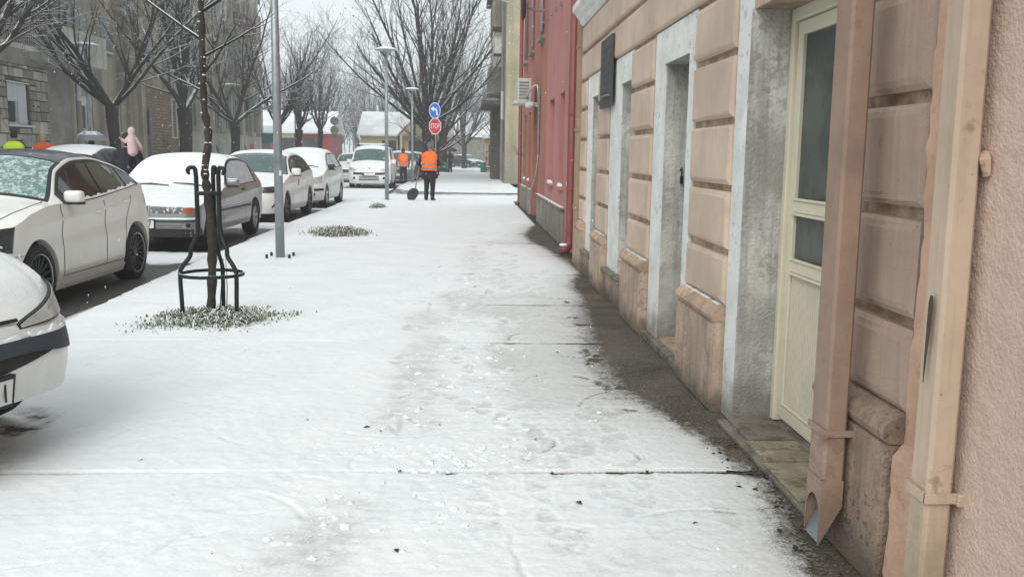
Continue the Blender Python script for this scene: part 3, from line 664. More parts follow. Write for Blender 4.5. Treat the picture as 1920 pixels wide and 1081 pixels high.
st.poly([(1.396, 2.4605, 0), (1.472, 2.4605, 0), (1.472, 2.4605, 3), (1.438, 2.4605, 3), (1.438, 2.4605, .52), (1.396, 2.4605, .52)], [(0, 1, 2, 3, 4, 5)])
st.build('bare_plaster_strip', 'peach', H1)
# pink roughcast neighbour
H0 = empty('roughcast_house', (1.6, 1, 0), 'pink roughcast house wall at the right edge beside the cream downpipe', 'house')
def rough_wall():
    ys = np.concatenate([np.linspace(-3, 1.5, 20), np.linspace(1.507, 2.45, 150)]); zs = np.concatenate([np.linspace(-.02, 2.3, 340), np.linspace(2.33, 3.6, 10)]); Y, Z = np.meshgrid(ys, zs)
    X = 1.392+.005*np.abs(fbm(Y*70, Z*70, 2))+.004*fbm(Y*12, Z*12, 2)+.012*fbm(Y*.8, Z*.8, 2); ny, nx = X.shape; i = np.arange(nx*ny).reshape(ny, nx)
    add('wall', np.stack([X, Y, Z], -1).reshape(-1, 3), np.stack([i[:-1, :-1], i[1:, :-1], i[1:, 1:], i[:-1, 1:]], -1).reshape(-1, 4), 'pink', H0, True)
rough_wall(); box('wall_core', 'pink', H0, 1.42, 2.2, -3, 2.449, 0, 6.5)
# square downpipes
P2 = empty('downpipe', (1.35, 2.43, 0), 'cream square downpipe with long rust gash beside the pink roughcast wall', 'downpipe')
def sq_pipe(parent, x0, x1, y0, y1, zs, mat, name='pipe', wob=0):
    m = MB(); vs = []; b = .010; n = len(zs)
    for k, z in enumerate(zs):
        w = wob*math.sin(z*2.3); 
        for px, py in ((x0+b, y0), (x1-b, y0), (x1, y0+b), (x1, y1-b), (x1-b, y1), (x0+b, y1), (x0, y1-b), (x0, y0+b)): vs.append((px+w, py+w*.4, z))
    fs = [(k*8+j, k*8+(j+1) % 8, k*8+8+(j+1) % 8, k*8+8+j) for k in range(n-1) for j in range(8)]
    m.poly(vs, fs+[list(range((n-1)*8, n*8))]); return m.build(name, mat, parent)
sq_pipe(P2, 1.295, 1.372, 2.385, 2.487, list(np.linspace(-.01, 4, 30)), 'cream_pipe', wob=.004)
gs = MB(); L1 = [(2.436, 1.07), (2.442, 1.05), (2.443, .98), (2.443, .90), (2.440, .82)]; L2 = [(2.420, 1.07), (2.416, 1.04), (2.420, .97), (2.428, .90), (2.435, .82)]
gs.poly([(1.2875, a, b) for a, b in L1+L2[::-1]], [(0, 1, 8, 9), (1, 2, 7, 8), (2, 3, 6, 7), (3, 4, 5, 6)]); gs.build('rust_gash', 'gash', P2)
for z in (.50,):
    br = MB(); br.box(1.288, 1.2945, 2.380, 2.494, z-.014, z+.014); br.box(1.288, 1.376, 2.374, 2.3840, z-.014, z+.014); br.box(1.376, 1.40, 2.36, 2.384, z-.02, z+.016, bev=.004); br.build('bracket', 'cream_pipe', P2)
br = MB(); br.tube([(1.385, 2.40, 1.46), (1.375, 2.375, 1.44), (1.38, 2.37, 1.40)], [.012, .016, .010], 6); br.build('rusty_hook', 'groove', P2)
P1 = empty('downpipe', (1.35, 3.1, 0), 'brown square downpipe ending in an open cut spout beside the cream door', 'downpipe')
x0, x1, y0, y1 = 1.275, 1.355, 3.06, 3.20
sq_pipe(P1, x0, x1, y0, y1, list(np.linspace(.30, 4, 20)), 'brown_pipe', wob=.002)
# slanted open spout towards the street
t = .004; sp = MB()
zt = .30; zl = .055; zr = .20
sp.poly([(x1, y0, zt), (x1, y0, zr), (x0, y0, zl), (x0, y0, zt)], [(0, 1, 2, 3), (3, 2, 1, 0)])
sp.poly([(x1, y1, zt), (x1, y1, zr), (x0, y1, zl), (x0, y1, zt)], [(3, 2, 1, 0), (0, 1, 2, 3)])
sp.poly([(x1, y0, zt), (x1, y1, zt), (x1, y1, zr), (x1, y0, zr)], [(0, 1, 2, 3), (3, 2, 1, 0)])
ca_ = [(y0+.010+(y1-y0-.020)*k/8, .175+.055*math.sin(math.pi*k/8)**.7) for k in range(9)]
for (ya, za), (yb, zb_) in zip(ca_[:-1], ca_[1:]): sp.poly([(x0, ya, zt), (x0, yb, zt), (x0, yb, zb_), (x0, ya, za)], [(0, 1, 2, 3), (3, 2, 1, 0)])
for ya, yb in ((y0, y0+.010), (y1-.010, y1)): sp.poly([(x0, ya, zt), (x0, yb, zt), (x0, yb, zl), (x0, ya, zl)], [(0, 1, 2, 3), (3, 2, 1, 0)])
SP = sp.build('spout', 'brown_pipe', P1)
MB().poly([(x1-.004, y0+.004, zr+.004), (x1-.004, y1-.004, zr+.004), (x0+.002, y1-.004, zl+.006), (x0+.002, y0+.004, zl+.006)], [(0, 1, 2, 3)]).build('spout_lining', 'gable_metal', SP)
br = MB(); z = .475; br.box(x0-.007, x0-.0005, y0-.008, y1+.006, z-.012, z+.012); br.box(x0-.007, x1+.02, y0-.008, y0-.0005, z-.012, z+.012); br.box(x0-.014, x0+.004, y0-.018, y0-.008, z-.014, z+.014); br.build('bracket', 'brown_pipe', P1)
# flat downpipe at the far end of the tan house
P3 = empty('downpipe', (1.45, 11.9, 0), 'flat tan downpipe between the tan house and the red house', 'downpipe')
sq_pipe(P3, 1.40, 1.53, 11.75, 12.05, [0.03, 1, 2, 3, 4, 5, 6], 'tan_pipe')
for z in (.75, 1.75, 2.8): box('bracket', 'tan_pipe', P3, 1.392, 1.535, 11.742, 12.058, z, z+.05)
# plaque hung high on the second pier from the end
PQ = empty('wall_plaque', (1.42, 9.4, 1.95), 'dark slate plaque hung on the tan wall high between two white surrounds', 'plaque')
box('slate', 'plaque', PQ, 1.395, 1.425, 9.08, 9.80, 1.93, 2.63, bev=.008)
for z in np.arange(2.08, 2.55, .085): box('engraved_line', 'plaque', PQ, 1.392, 1.3945, 9.2, 9.68, z, z+.03)
box('shelf', 'mid_grey', PQ, 1.36, 1.3945, 9.10, 9.5, 2.03, 2.045)

# red house
H2 = empty('red_house', (1.7, 19, 0), 'red plastered house with narrow tall recessed windows and concrete plinth', 'house')
OPS = [(13.5, 14.1, 1.0, 2.47), (14.85, 15.6, .93, 2.47), (16.6, 17.6, .93, 2.47)]
OPS2 = [(20.2, 21.9, 0.0, 2.55), (22.9, 23.6, .8, 2.5), (24.6, 25.3, .8, 2.5), (19.2, 20.0, 3.9, 5.4), (22, 22.8, 3.9, 5.4), (24.4, 25.2, 3.9, 5.4)]
wall_open(1.55, 2.4, 12.1, 18.3, 0, 8.5, OPS).build('wall', 'red', H2)
wall_open(1.552, 2.4, 18.3, 26.2, 0, 8.5, OPS2[:3]).build('wall_orange_half', 'orange_red', H2)
for o in OPS+OPS2[1:3]:
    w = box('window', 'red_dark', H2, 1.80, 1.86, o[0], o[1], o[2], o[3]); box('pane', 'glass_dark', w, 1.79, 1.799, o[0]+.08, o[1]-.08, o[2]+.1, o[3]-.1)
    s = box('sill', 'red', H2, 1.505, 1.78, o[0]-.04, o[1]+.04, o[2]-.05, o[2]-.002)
    MB().blob((1.53, (o[0]+o[1])/2, o[2]+.012), 1, (.035, (o[1]-o[0])/2, .045), 10, 6, .15).build('sill_snow', 'snow_lump', s, True)
for k in range(3):   # upper windows as framed boxes
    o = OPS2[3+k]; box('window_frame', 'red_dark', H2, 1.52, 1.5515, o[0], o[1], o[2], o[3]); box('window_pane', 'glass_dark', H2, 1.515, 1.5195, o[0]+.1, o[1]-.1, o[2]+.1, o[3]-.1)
    box('sill', 'conc', H2, 1.46, 1.5515, o[0]-.1, o[1]+.1, o[2]-.08, o[2]-.01)
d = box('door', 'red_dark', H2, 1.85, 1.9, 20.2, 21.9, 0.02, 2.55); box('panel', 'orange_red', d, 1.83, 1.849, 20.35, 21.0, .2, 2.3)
for k in range(11):
    y = 14.55+k*.49; box('plinth_panel', 'conc', H2, 1.495+.004*(k % 3), 1.5495, y+.012, y+.478, 0, .56+.01*(k % 2))
box('plinth_coping', 'conc', H2, 1.475, 1.5495, 14.5, 19.98, .575, .615, bev=.006)
for a, b in ((22.05, 22.85), (23.7, 26.15)): box('plinth_pier', 'conc', H2, 1.47, 1.5515, a, b, 0, .62, bev=.01)
P4 = empty('downpipe', (1.48, 13.1, 0), 'round red downpipe with an elbow at the foot on the red house', 'downpipe')
MB().tube([(1.475, 13.05, 7.5), (1.475, 13.05, .28), (1.47, 13.03, .17), (1.42, 13.0, .10), (1.34, 12.97, .09)], [.062, .062, .064, .066, .068], 12).build('pipe', 'red_pipe', P4, True)
for z in (.35, .95, 2.0): MB().tube([(1.475, 13.05, z), (1.475, 13.05, z+.03)], .068, 12).build('clip', 'red_house', P4)
MB().blob((1.38, 12.98, .165), .05, (1.4, 1, .5), 8, 5, .2).build('snow_cap', 'snow_lump', P4, True)
P5 = empty('downpipe', (1.47, 26.1, 0), 'thin dark red downpipe at the far corner of the red house', 'downpipe')
MB().tube([(1.47, 26.05, 8), (1.47, 26.05, .22), (1.45, 26.03, .1), (1.36, 26.0, .05)], .055, 10).build('pipe', 'red_pipe', P5, True)
MB().tube([(1.47, 26.05, .4), (1.47, 26.05, .44)], .062, 10).build('clip', 'red_house', P5)
# air conditioner, dish and cables on it
A_ = empty('air_conditioner', (1.3, 21, 2.6), 'white air conditioner on a bracket on the red house', 'air conditioner')
MB().box(1.10, 1.42, 20.9, 21.7, 2.62, 3.15, bev=.02).build('casing', 'ac', A_)
for k in range(6): box('vent_slat', 'mid_grey', A_, 1.14+.0, 1.36, 20.885, 20.8995, 2.70+k*.068, 2.735+k*.068)
box('bracket', 'ac', A_, 1.02, 1.55, 20.86, 21.74, 2.585, 2.618); box('bracket_snow', 'snow_lump', A_, 1.03, 1.098, 20.87, 21.73, 2.6185, 2.64)
MB().tube(smooth_curve([(1.30, 20.88, 2.72), (1.36, 20.6, 2.86), (1.47, 20.3, 2.96), (1.52, 20.2, 2.85), (1.53, 20.1, 2.5)], 16), .022, 6).build('hose', 'ac', A_, True)
A2 = empty('wall_heater_vent', (1.5, 19, 2.4), 'small white vent box hanging below the air conditioner', 'vent'); MB().lathe([(.001, 0), (.1, .01), (.12, .06), (.1, .13), (.001, .15)], 12, (1.36, 20.4, 2.46)).build('casing', 'ac', A2, True); box('bracket', 'ac', A2, 1.36, 1.56, 20.37, 20.43, 2.5, 2.54)
DS = empty('satellite_dish', (1.3, 19, 4.4), 'dark satellite dish on a pale arm high on the red house', 'satellite dish')
dd = MB().lathe([(.001, .06), (.18, .045), (.30, 0), (.31, .01), (.18, .06), (.001, .075)], 20, (0, 0, 0), 0); 
v = [(1.06+p[0]*.9+p[1]*.15, 18.6+p[1]*.9-p[0]*.4, 4.36+p[2]) for p in dd.v]; add('dish', v, dd.f, 'dark_grey', DS, True)
MB().tube([(1.1, 18.6, 4.36), (1.3, 18.7, 4.3), (1.55, 18.7, 4.3)], .025, 6).build('mount', 'mid_grey', DS); MB().tube([(1.02, 18.55, 4.3), (.75, 18.5, 4.42), (.55, 18.5, 4.47)], .014, 6).build('arm', 'ac', DS)
CB = empty('wall_cables', (1.54, 19, 1), 'pale cable hanging down the red house beside the recessed door', 'cable')
MB().tube(smooth_curve([(1.53, 20.05, 2.5), (1.53, 20.1, 1.7), (1.53, 20.25, 1.25), (1.53, 21.0, .9), (1.53, 22.0, .65)], 20), .016, 5).build('cable', 'ac', CB)
MB().tube([(1.52, 19.9, 2.9), (1.52, 19.9, 1.45)], .03, 6).build('conduit', 'mid_grey', CB)
for k in range(5): box('bracket', 'mid_grey', CB, 1.50, 1.55, 15.5+k*.9, 15.58+k*.9, 3.9+k*.05, 3.95+k*.05)

# tall beige house beyond the cross street
H3 = empty('beige_house', (3, 60, 0), 'tall mouldy beige house with balconies beyond the cross street', 'house')
box('wall', 'beige', H3, 1.80, 14, 45, 78, 0, 15)
box('corner_strip', 'mid_grey', H3, 1.785, 1.80, 45.0, 46.2, .0, 15)
box('dark_pier', 'grey_dark', H3, 1.32, 1.795, 52.5, 56, 0, 4.1)
box('canopy', 'grey_dark', H3, .75, 1.799, 49.5, 57, 4.1, 4.3)
box('balcony', 'mid_grey', H3, 1.08, 1.798, 50, 55, 4.75, 6.1); box('balcony_door', 'ac', H3, 1.30, 1.797, 50.5, 54, 6.1, 8.0)
box('balcony', 'olive', H3, 1.25, 1.798, 50, 55, 8.2, 9.6); box('balcony_slab', 'grey_dark', H3, 1.0, 1.798, 49.8, 55.2, 9.9, 10.05)
box('balcony', 'mid_grey', H3, 1.3, 1.798, 50, 55, 10.05, 11.2)
box('air_conditioner', 'ac', H3, 1.32, 1.798, 48, 48.8, 6.6, 7.4); box('air_conditioner_shelf', 'grey_dark', H3, 1.28, 1.798, 47.9, 48.9, 6.52, 6.59)
for k in range(4): box('window', 'glass_dark', H3, 1.79, 1.799, 47+k*7, 48.2+k*7, 1.6, 3.2)
MB().tube([(1.70, 46.8, 14.5), (1.70, 46.8, .2)], .07, 8).build('downpipe', 'mid_grey', H3); MB().tube([(1.70, 46.8, 4.6), (1.70, 46.8, 3.2)], .075, 8).build('downpipe_sleeve', 'ac', H3)
gm = MB(); pts = [(2.2+.32*math.sin(k*1.9)+k*.09, 44.985, 1.55+.45*math.cos(k*2.7)) for k in range(16)]
for p, q in zip(pts[:-1], pts[1:]):
    gm.poly([(p[0], 44.985, p[2]), (p[0], 44.985, p[2]+.07), (q[0], 44.985, q[2]+.07), (q[0], 44.985, q[2])], [(0, 1, 2, 3)])
gm.build('graffiti', 'mid_grey', H3)
# kiosk and cycle by it
KI = empty('kiosk', (1.7, 74, 0), 'cream and yellow kiosk with snowy slanted roof on the far pavement', 'kiosk')
box('body', 'kiosk', KI, 1.35, 2.0, 73.5, 75, .1, 2.35); box('sign_panel', 'kiosk_y', KI, 1.30, 2.0, 73.4, 75, 2.36, 2.62)
MB().prism([(1.15, 2.63), (2.1, 2.83), (2.1, 2.91), (1.15, 2.71)], 1, 73.1, 75.2).build('roof', 'snow_lump', KI)
box('shutter', 'dark_open', KI, 1.62, 1.95, 73.48, 73.4995, .3, 2.2); box('notice', 'sign_red', KI, 1.40, 1.55, 73.485, 73.4995, .9, 1.25); box('window', 'dark_open', KI, 1.42, 1.52, 73.485, 73.4995, 1.55, 1.7)
BX = empty('planter_bench', (1.7, 72, 0), 'dark snow-topped bench beside the kiosk', 'bench')
box('seat', 'black', BX, 1.35, 1.95, 71.4, 72.2, .38, .46); box('snow', 'snow_lump', BX, 1.37, 1.93, 71.42, 72.18, .4605, .52)
for x in (1.4, 1.88): box('leg', 'black', BX, x, x+.05, 71.5, 72.1, 0, .38)
MB().tube(smooth_curve([(1.7, 72.15, .46), (1.75, 72.2, .8), (1.9, 72.2, .9), (1.95, 72.2, .7)], 12), .03, 6).build('backrest', 'mid_grey', BX)
# ------------------------------------------------------------------ cars: a body surface defined by profile curves; panels, glass and lamps are cut from the same surface
def pchip(xs, ys):
    xs = np.array(xs, float); ys = np.array(ys, float); h = np.diff(xs); d = np.diff(ys)/h
    m = np.zeros(len(xs)); m[0] = d[0]; m[-1] = d[-1]
    for i in range(1, len(xs)-1):
        if d[i-1]*d[i] > 0:
            w1, w2 = 2*h[i]+h[i-1], h[i]+2*h[i-1]; m[i] = (w1+w2)/(w1/d[i-1]+w2/d[i])
    def f(x):
        x = np.clip(np.asarray(x, float), xs[0], xs[-1]); i = np.clip(np.searchsorted(xs, x)-1, 0, len(xs)-2); t = (x-xs[i])/h[i]
        return (1+2*t)*(1-t)**2*ys[i]+t*(1-t)**2*h[i]*m[i]+t*t*(3-2*t)*ys[i+1]+t*t*(t-1)*h[i]*m[i+1]
    return f
class Car:
    """local frame: front bumper at y=0, tail at y=L, left side +x, ground z=0"""
    def __init__(c, root, L, Wd, top, belt, wf, wr, rw, crown=.07, tumble=.24, nose_w=.55, rc=.45, lean=.12, bump_z=.45, sill=.2, tail_rc=.35, hw=.0):
        c.r = root; c.L = L; c.W = Wd/2; c.T = pchip(*zip(*top)); c.B = pchip(*zip(*belt)); c.wf, c.wr, c.rw = wf, wr, rw
        c.crown, c.tum, c.nw, c.rc, c.lean, c.bz, c.sill, c.trc = crown, tumble, nose_w*Wd/2, rc, lean, bump_z, sill, tail_rc
        c.roof = max(p[1] for p in top); c.bm = max(p[1] for p in belt); c.ra = rw*1.13
    def w(c, s):
        s = np.asarray(s, float); a = np.clip((c.rc-s)/c.rc, 0, 1); b = np.clip((s-(c.L-c.trc))/c.trc, 0, 1)
        return c.nw+(c.W-c.nw)*np.sqrt(np.clip(1-a*a, 0, 1))*np.where(b > 0, 1, 1)-(.22*c.W)*(1-np.sqrt(np.clip(1-b*b, 0, 1)))
    def lz(c, z): return c.lean*np.where(z > c.bz, ((z-c.bz)/.35)**1.4 if np.isscalar(z) else (np.maximum(z-c.bz, 0)/.35)**1.4, .35*((c.bz-z)/.25)**2)
    def sh(c, s, z):  # lean of nose and tail with height
        s = np.asarray(s, float); z = np.asarray(z, float)
        return s+c.lz(z)*np.clip(1-s/.6, 0, 1)-.6*c.lz(z)*np.clip((s-c.L+.5)/.5, 0, 1)
    def S(c, s): return np.minimum(c.B(s), c.T(s)-c.crown*.55)
    def side_f(c, z): # relative half width by height
        return np.interp(z, [.1, .22, .40, .62, .80, 1.0, 1.4], [.90, .955, .99, 1.0, .992, .965, .93])
    def topw(c, s):
        h = np.clip((c.T(s)-c.S(s))/(c.roof-c.bm), 0, 1); return c.w(s)*c.side_f(c.S(s))*(1-c.tum*h)
    def edge(c, s): return np.maximum(c.T(s)-c.crown, c.S(s)+.004)
    def side(c, s, z, off=0):
        """point on the flank at length s, height z"""
        s = np.asarray(s, float); z = np.asarray(z, float); S_ = c.S(s); e = c.edge(s)
        x = np.where(z <= S_, c.w(s)*c.side_f(z), c.w(s)*c.side_f(S_)+(c.topw(s)-c.w(s)*c.side_f(S_))*np.clip((z-S_)/np.maximum(e-S_, .01), 0, 1))
        mid = np.clip((s-.45)/.5, 0, 1)*np.clip((c.L-.3-s)/.5, 0, 1); cz = .70*c.bm+.045*s
        x = x+mid*(.013*np.exp(-((z-cz)/.035)**2)-.016*np.exp(-((z-cz+.17)/.10)**2)+.010*np.exp(-((z-.34)/.05)**2))
        return np.stack([x+off, c.sh(s, z), z], -1)
    def topp(c, s, u, off=0):
        """point on bonnet / screen / roof: u from -1 (right) to 1 (left)"""
        s = np.asarray(s, float); u = np.asarray(u, float); z = c.T(s)-(c.T(s)-c.edge(s))*np.abs(u)**2.2
        ds = .01; sl = (c.T(s+ds)-c.T(s-ds))/(2*ds); n = np.sqrt(1+sl*sl)
        return np.stack([c.topw(s)*u, c.sh(s, z)-off*sl/n, z+off/n], -1)
    def front(c, x, z, off=0):
        x = np.asarray(x, float); z = np.asarray(z, float); k = np.clip((np.abs(x)/np.maximum(c.side_f(z), .1)-c.nw)/(c.W-c.nw), 0, .9999)
        s = c.rc*(1-np.sqrt(1-k*k)); nx = np.sign(x)*k; ny = -np.sqrt(1-k*k)
        return np.stack([x+nx*off, c.sh(s, z)+ny*off, z+0*x], -1)
    def grid(c, P, name, mat, parent=None, flip=False, thick=0, smooth=True):
        ny, nx = P.shape[:2]; i = np.arange(nx*ny).reshape(ny, nx); q = np.stack([i[:-1, :-1], i[:-1, 1:], i[1:, 1:], i[1:, :-1]], -1).reshape(-1, 4)
        if flip: q = q[:, ::-1]
        return add(name, P.reshape(-1, 3), q, mat, parent or c.r, smooth)
    def body(c, mat):
        arch = []
        for a in (c.wf, c.wr): arch += list(a+c.ra*np.cos(np.linspace(0, math.pi, 25)))+[a-c.ra-.004, a+c.ra+.004]
        ss = np.unique(np.round(np.concatenate([c.rc*(1-np.cos(np.linspace(0, math.pi/2, 12))), np.linspace(c.rc, c.L-c.trc, 70), c.L-c.trc+c.trc*np.sin(np.linspace(0, math.pi/2, 10)), arch]), 4))
        ss = ss[(ss >= 0) & (ss <= c.L)]
        zb = np.full(len(ss), c.sill)
        for a in (c.wf, c.wr): zb = np.maximum(zb, np.where(np.abs(ss-a) < c.ra, c.rw+np.sqrt(np.maximum(c.ra**2-(ss-a)**2, 0)), 0))
        zb = np.minimum(zb, c.S(ss)-.05)
        cols = []
        lip = c.side(ss, zb); lip[:, 0] -= .10; cols.append(lip)
        for v in np.linspace(0, 1, 28): cols.append(c.side(ss, zb+(c.S(ss)-zb)*v))
        for v in np.linspace(0, 1, 6)[1:]: cols.append(c.side(ss, c.S(ss)+.0001+(c.edge(ss)-c.S(ss))*v))
        for u in np.linspace(1, 0, 11)[1:]: cols.append(c.topp(ss, np.full(len(ss), u)))
        P = np.stack(cols, 1); Q = P[:, :-1][:, ::-1].copy(); Q[..., 0] *= -1
        G = np.concatenate([P, Q], 1); ny, nx = G.shape[:2]
        i = np.arange(nx*ny).reshape(ny, nx); q = np.stack([i[:-1, :-1], i[:-1, 1:], i[1:, 1:], i[1:, :-1]], -1).reshape(-1, 4)[:, ::-1]
        fs = [tuple(f) for f in q]
        # nose and tail caps as rows of quads between left and right columns
        h = nx//2
        for row, fl in ((0, False), (ny-1, True)):
            for k in range(1, h):
                f = (i[row, k], i[row, k+1], i[row, nx-2-k], i[row, nx-1-k]) if k < h-1 else (i[row, k], i[row, k+1], i[row, nx-1-k])
                fs.append(f if fl else f[::-1])
        o = add('body', G.reshape(-1, 3), fs, mat, c.r, True)
        es = o.modifiers.new('split', 'EDGE_SPLIT'); es.split_angle = R(32)
        MB().box(-c.W*.72, c.W*.72, .18, c.L-.15, c.sill-.03, .62).build('underbody', 'under', c.r)
        return o
    def spatch(c, name, mat, s0, s1, zl, zh, off=.004, n=24, m=8, parent=None, both=True):
        s = np.linspace(s0, s1, n); lo = np.array([zl(x) if callable(zl) else zl for x in s]); hi = np.array([zh(x) if callable(zh) else zh for x in s])
        hi = np.maximum(hi, lo+.002)
        P = np.stack([c.side(s, lo+(hi-lo)*v, off) for v in np.linspace(0, 1, m)], 0)
        o = c.grid(P, name, mat, parent); r = [o]
        # rim so that the panel stands proud
        if both:
            Q = P.copy(); Q[..., 0] *= -1; r.append(c.grid(Q, name, mat, parent, True))
        return r
    def tpatch(c, name, mat, s0, s1, u0, u1, off=.004, n=16, m=20, parent=None, soft=False, rag=0, flip=False):
        s = np.linspace(s0, s1, n); u = np.linspace(u0, u1, m); Sg, Ug = np.meshgrid(s, u, indexing='ij')
        o = off
        if rag: Sg = Sg+rag*np.sin(Ug*9+s0*5)*((Sg-s0)/(s1-s0) < .02)*1.0+rag*.6*np.sin(Ug*23)*((Sg-s0)/(s1-s0) > .98)
        if soft:
            a = np.minimum.reduce([(Sg-s0)/.12, (s1-Sg)/.12, (Ug-u0)/.10, (u1-Ug)/.10]); o = off*np.clip(a, 0, 1)**.6-.002
        P = c.topp(Sg, Ug, 0); Pn = c.topp(Sg, Ug, 1.0)-P; P = P+Pn*(o[..., None] if soft else o)
        return c.grid(P, name, mat, parent)
    def fpatch(c, name, mat, x0, x1, zl, zh, off=.006, n=16, m=6, parent=None, mirror=False, depth=.03):
        x = np.linspace(x0, x1, n); lo = np.array([zl(v) if callable(zl) else zl for v in x]); hi = np.array([zh(v) if callable(zh) else zh for v in x])
        hi = np.maximum(hi, lo+.001)
        P = np.stack([c.front(x, lo+(hi-lo)*v, off) for v in np.linspace(0, 1, m)], 0); res = []
        for sg in ((1, -1) if mirror else (1,)):
            Q = P.copy(); Q[..., 0] *= sg
            B_ = np.concatenate([Q[0], Q[1:, -1], Q[-1, ::-1][1:], Q[::-1, 0][1:-1]]); back = B_.copy(); back[:, 1] += depth
            ny, nx = Q.shape[:2]; i = np.arange(nx*ny).reshape(ny, nx); q = np.stack([i[:-1, :-1], i[:-1, 1:], i[1:, 1:], i[1:, :-1]], -1).reshape(-1, 4)
            k = len(B_); b0 = nx*ny; j = np.arange(k); sd_ = np.stack([b0+j, b0+k+j, b0+k+(j+1) % k, b0+(j+1) % k], -1)
            fs = np.concatenate([q, sd_]); 
            if sg < 0: fs = fs[:, ::-1]
            o = add(name, np.concatenate([Q.reshape(-1, 3), B_, back]), fs, mat, parent or c.r, False); res.append(o)
        return res
    def wheels(c, rimstyle, track=None, steer=0, tyre_w=.205):
        for s in (c.wf, c.wr):
            for sg in (1, -1):
                wh = bpy.data.objects.new('wheel', None); COL.objects.link(wh); wh.parent = c.r; wh.empty_display_size = .1
                r = c.rw; rr = r*(.72 if rimstyle == 'multi' else .64); w = tyre_w/2
                ty = MB().lathe([(rr, -w), (r*.93, -w), (r*.985, -w*.75), (r, -w*.4), (r, w*.4), (r*.985, w*.75), (r*.93, w), (rr+.012, w*1.02), (rr, w*.9)], 36, (0, 0, 0), 0).build('tyre', 'tyre', wh, True)
                rim = MB(); rm = {'multi': 'rim_dark', 'steel': 'rim_dark', 'alloy': 'rim_silver', 'cap': 'rim_silver'}[rimstyle]
                rim.lathe([(rr, w*.85), (rr*.965, w*.9), (rr*.94, w*.6), (rr*.93, -w*.4), (.05, -w*.35), (.001, -w*.35)], 36, (0, 0, 0), 0)
                ns, sw = {'multi': (16, .011), 'alloy': (7, .03), 'cap': (8, .035), 'steel': (6, .04)}[rimstyle]
                for k in range(ns):
                    a = 2*math.pi*k/ns; ca, sa = math.cos(a), math.sin(a); q = []
                    for rad, hw, xx in ((.04, sw*1.1, w*.55), (rr*.55, sw, w*.72), (rr*.95, sw*1.15, w*.80)):
                        for e, dx_ in ((-1, 0), (-.6, .012), (.6, .012), (1, 0)): q.append((xx+dx_, rad*ca-e*hw*sa, rad*sa+e*hw*ca))
                    rim.poly(q, [(i*4+j, i*4+j+1, i*4+5+j, i*4+4+j) for i in range(2) for j in range(3)])
                rim.lathe([(.001, w*.75), (.035, w*.75), (.05, w*.5)], 12, (0, 0, 0), 0)
                ro = rim.build('rim', rm, wh); 
                if rimstyle == 'multi': MB().lathe([(rr*1.0, w*.95), (rr*1.0, w*1.06), (rr*.955, w*1.02), (rr*.955, w*.9)], 36, (0, 0, 0), 0).build('rim_edge', 'rim_edge', wh)
                wh.location = (sg*(c.W-tyre_w/2-.012), s, r)
                wh.rotation_euler = (random.random()*6, 0, (0 if sg > 0 else math.pi)+(steer if s == c.wf else 0))
    def mirror(c, s, z, mat, size=(.11, .07, .075)):
        for sg in (1, -1):
            p = c.side(np.array([s]), np.array([z]))[0]; m = MB(); x = p[0]+.10
            m.box(sg*x-size[0], sg*x+size[0], p[1]-size[1], p[1]+size[1], z-size[2], z+size[2], bev=.035)
            o = m.build('mirror', mat, c.r, True); MB().tube([(sg*(p[0]-.02), p[1]+.02, z-.05), (sg*x, p[1], z-size[2]*.9)], .022, 6).build('mirror_arm', 'black', o)
            box('mirror_base', 'black', o, sg*x-size[0]*.95, sg*x+size[0]*.95, p[1]-size[1]*.9, p[1]+size[1]*.9, z-size[2]-.012, z-size[2]+.012)
    def seam(c, s0, s1, z0, z1, wdt=.006):
        """panel gap on both flanks from (s0,z0) to (s1,z1)"""
        t = np.linspace(0, 1, 14); s = s0+(s1-s0)*t; z = z0+(z1-z0)*t; dz = np.abs(z1-z0) > np.abs(s1-s0)
        P = np.stack([c.side(s-(wdt if dz else 0), z-(0 if dz else wdt), .0025), c.side(s+(wdt if dz else 0), z+(0 if dz else wdt), .0025)], 0)
        for sg in (1, -1):
            Q = P.copy(); Q[..., 0] *= sg; c.grid(Q, 'panel_gap', 'black', None, sg < 0)
    def handle(c, s, z, mat):
        for sg in (1, -1):
            p = c.side(np.array([s]), np.array([z]))[0]
            MB().blob((sg*(p[0]+.004), p[1], z), 1, (.022, .095, .018), 10, 6).build('door_handle', mat, c.r, True)
    def wipers(c, s, z_off=.03):
        for u0, u1 in ((.75, .05), (.0, -.7)):
            a = c.topp(np.array([s]), np.array([u0]), z_off)[0]; b = c.topp(np.array([s+.08]), np.array([u1]), z_off)[0]
            MB().tube([a, (a+b)/2+np.array([0, 0, .015]), b], [.008, .012, .006], 6).build('wiper', 'black', c.r)
    def plate(c, x0, x1, z0, z1, txt=None, tx=0, size=.1, frame=True, blue=False, off=.02):
        if frame: c.fpatch('plate_frame', 'black', x0-.018, x1+.018, z0-.018, z1+.018, off-.003, 8, 2, depth=.03)
        p = c.fpatch('licence_plate', 'plate', x0, x1, z0, z1, off, 8, 2, depth=.01)[0]
        if blue: c.fpatch('plate_band', 'plate_blue', x1-.04, x1, z0, z1, off+.0015, 3, 2, parent=p, depth=.001) if blue == 'r' else c.fpatch('plate_band', 'plate_blue', x0, x0+.06, z0, z1, off+.0015, 3, 2, parent=p, depth=.001)
        if txt:
            zc = (z0+z1)/2; q = c.front(np.array([tx]), np.array([zc]), off+.003)[0]
            ang = math.atan2(*(c.front(np.array([tx+.05]), np.array([zc]))[0]-c.front(np.array([tx-.05]), np.array([zc]))[0])[[1, 0]])
            text_mesh('lettering', txt, size, 'ink', p, Matrix.Translation(q) @ Matrix.Rotation(ang, 4, 'Z') @ Matrix.Rotation(R(90), 4, 'X') @ Matrix.Diagonal((.95, 1.15, 1, 1)), .001)
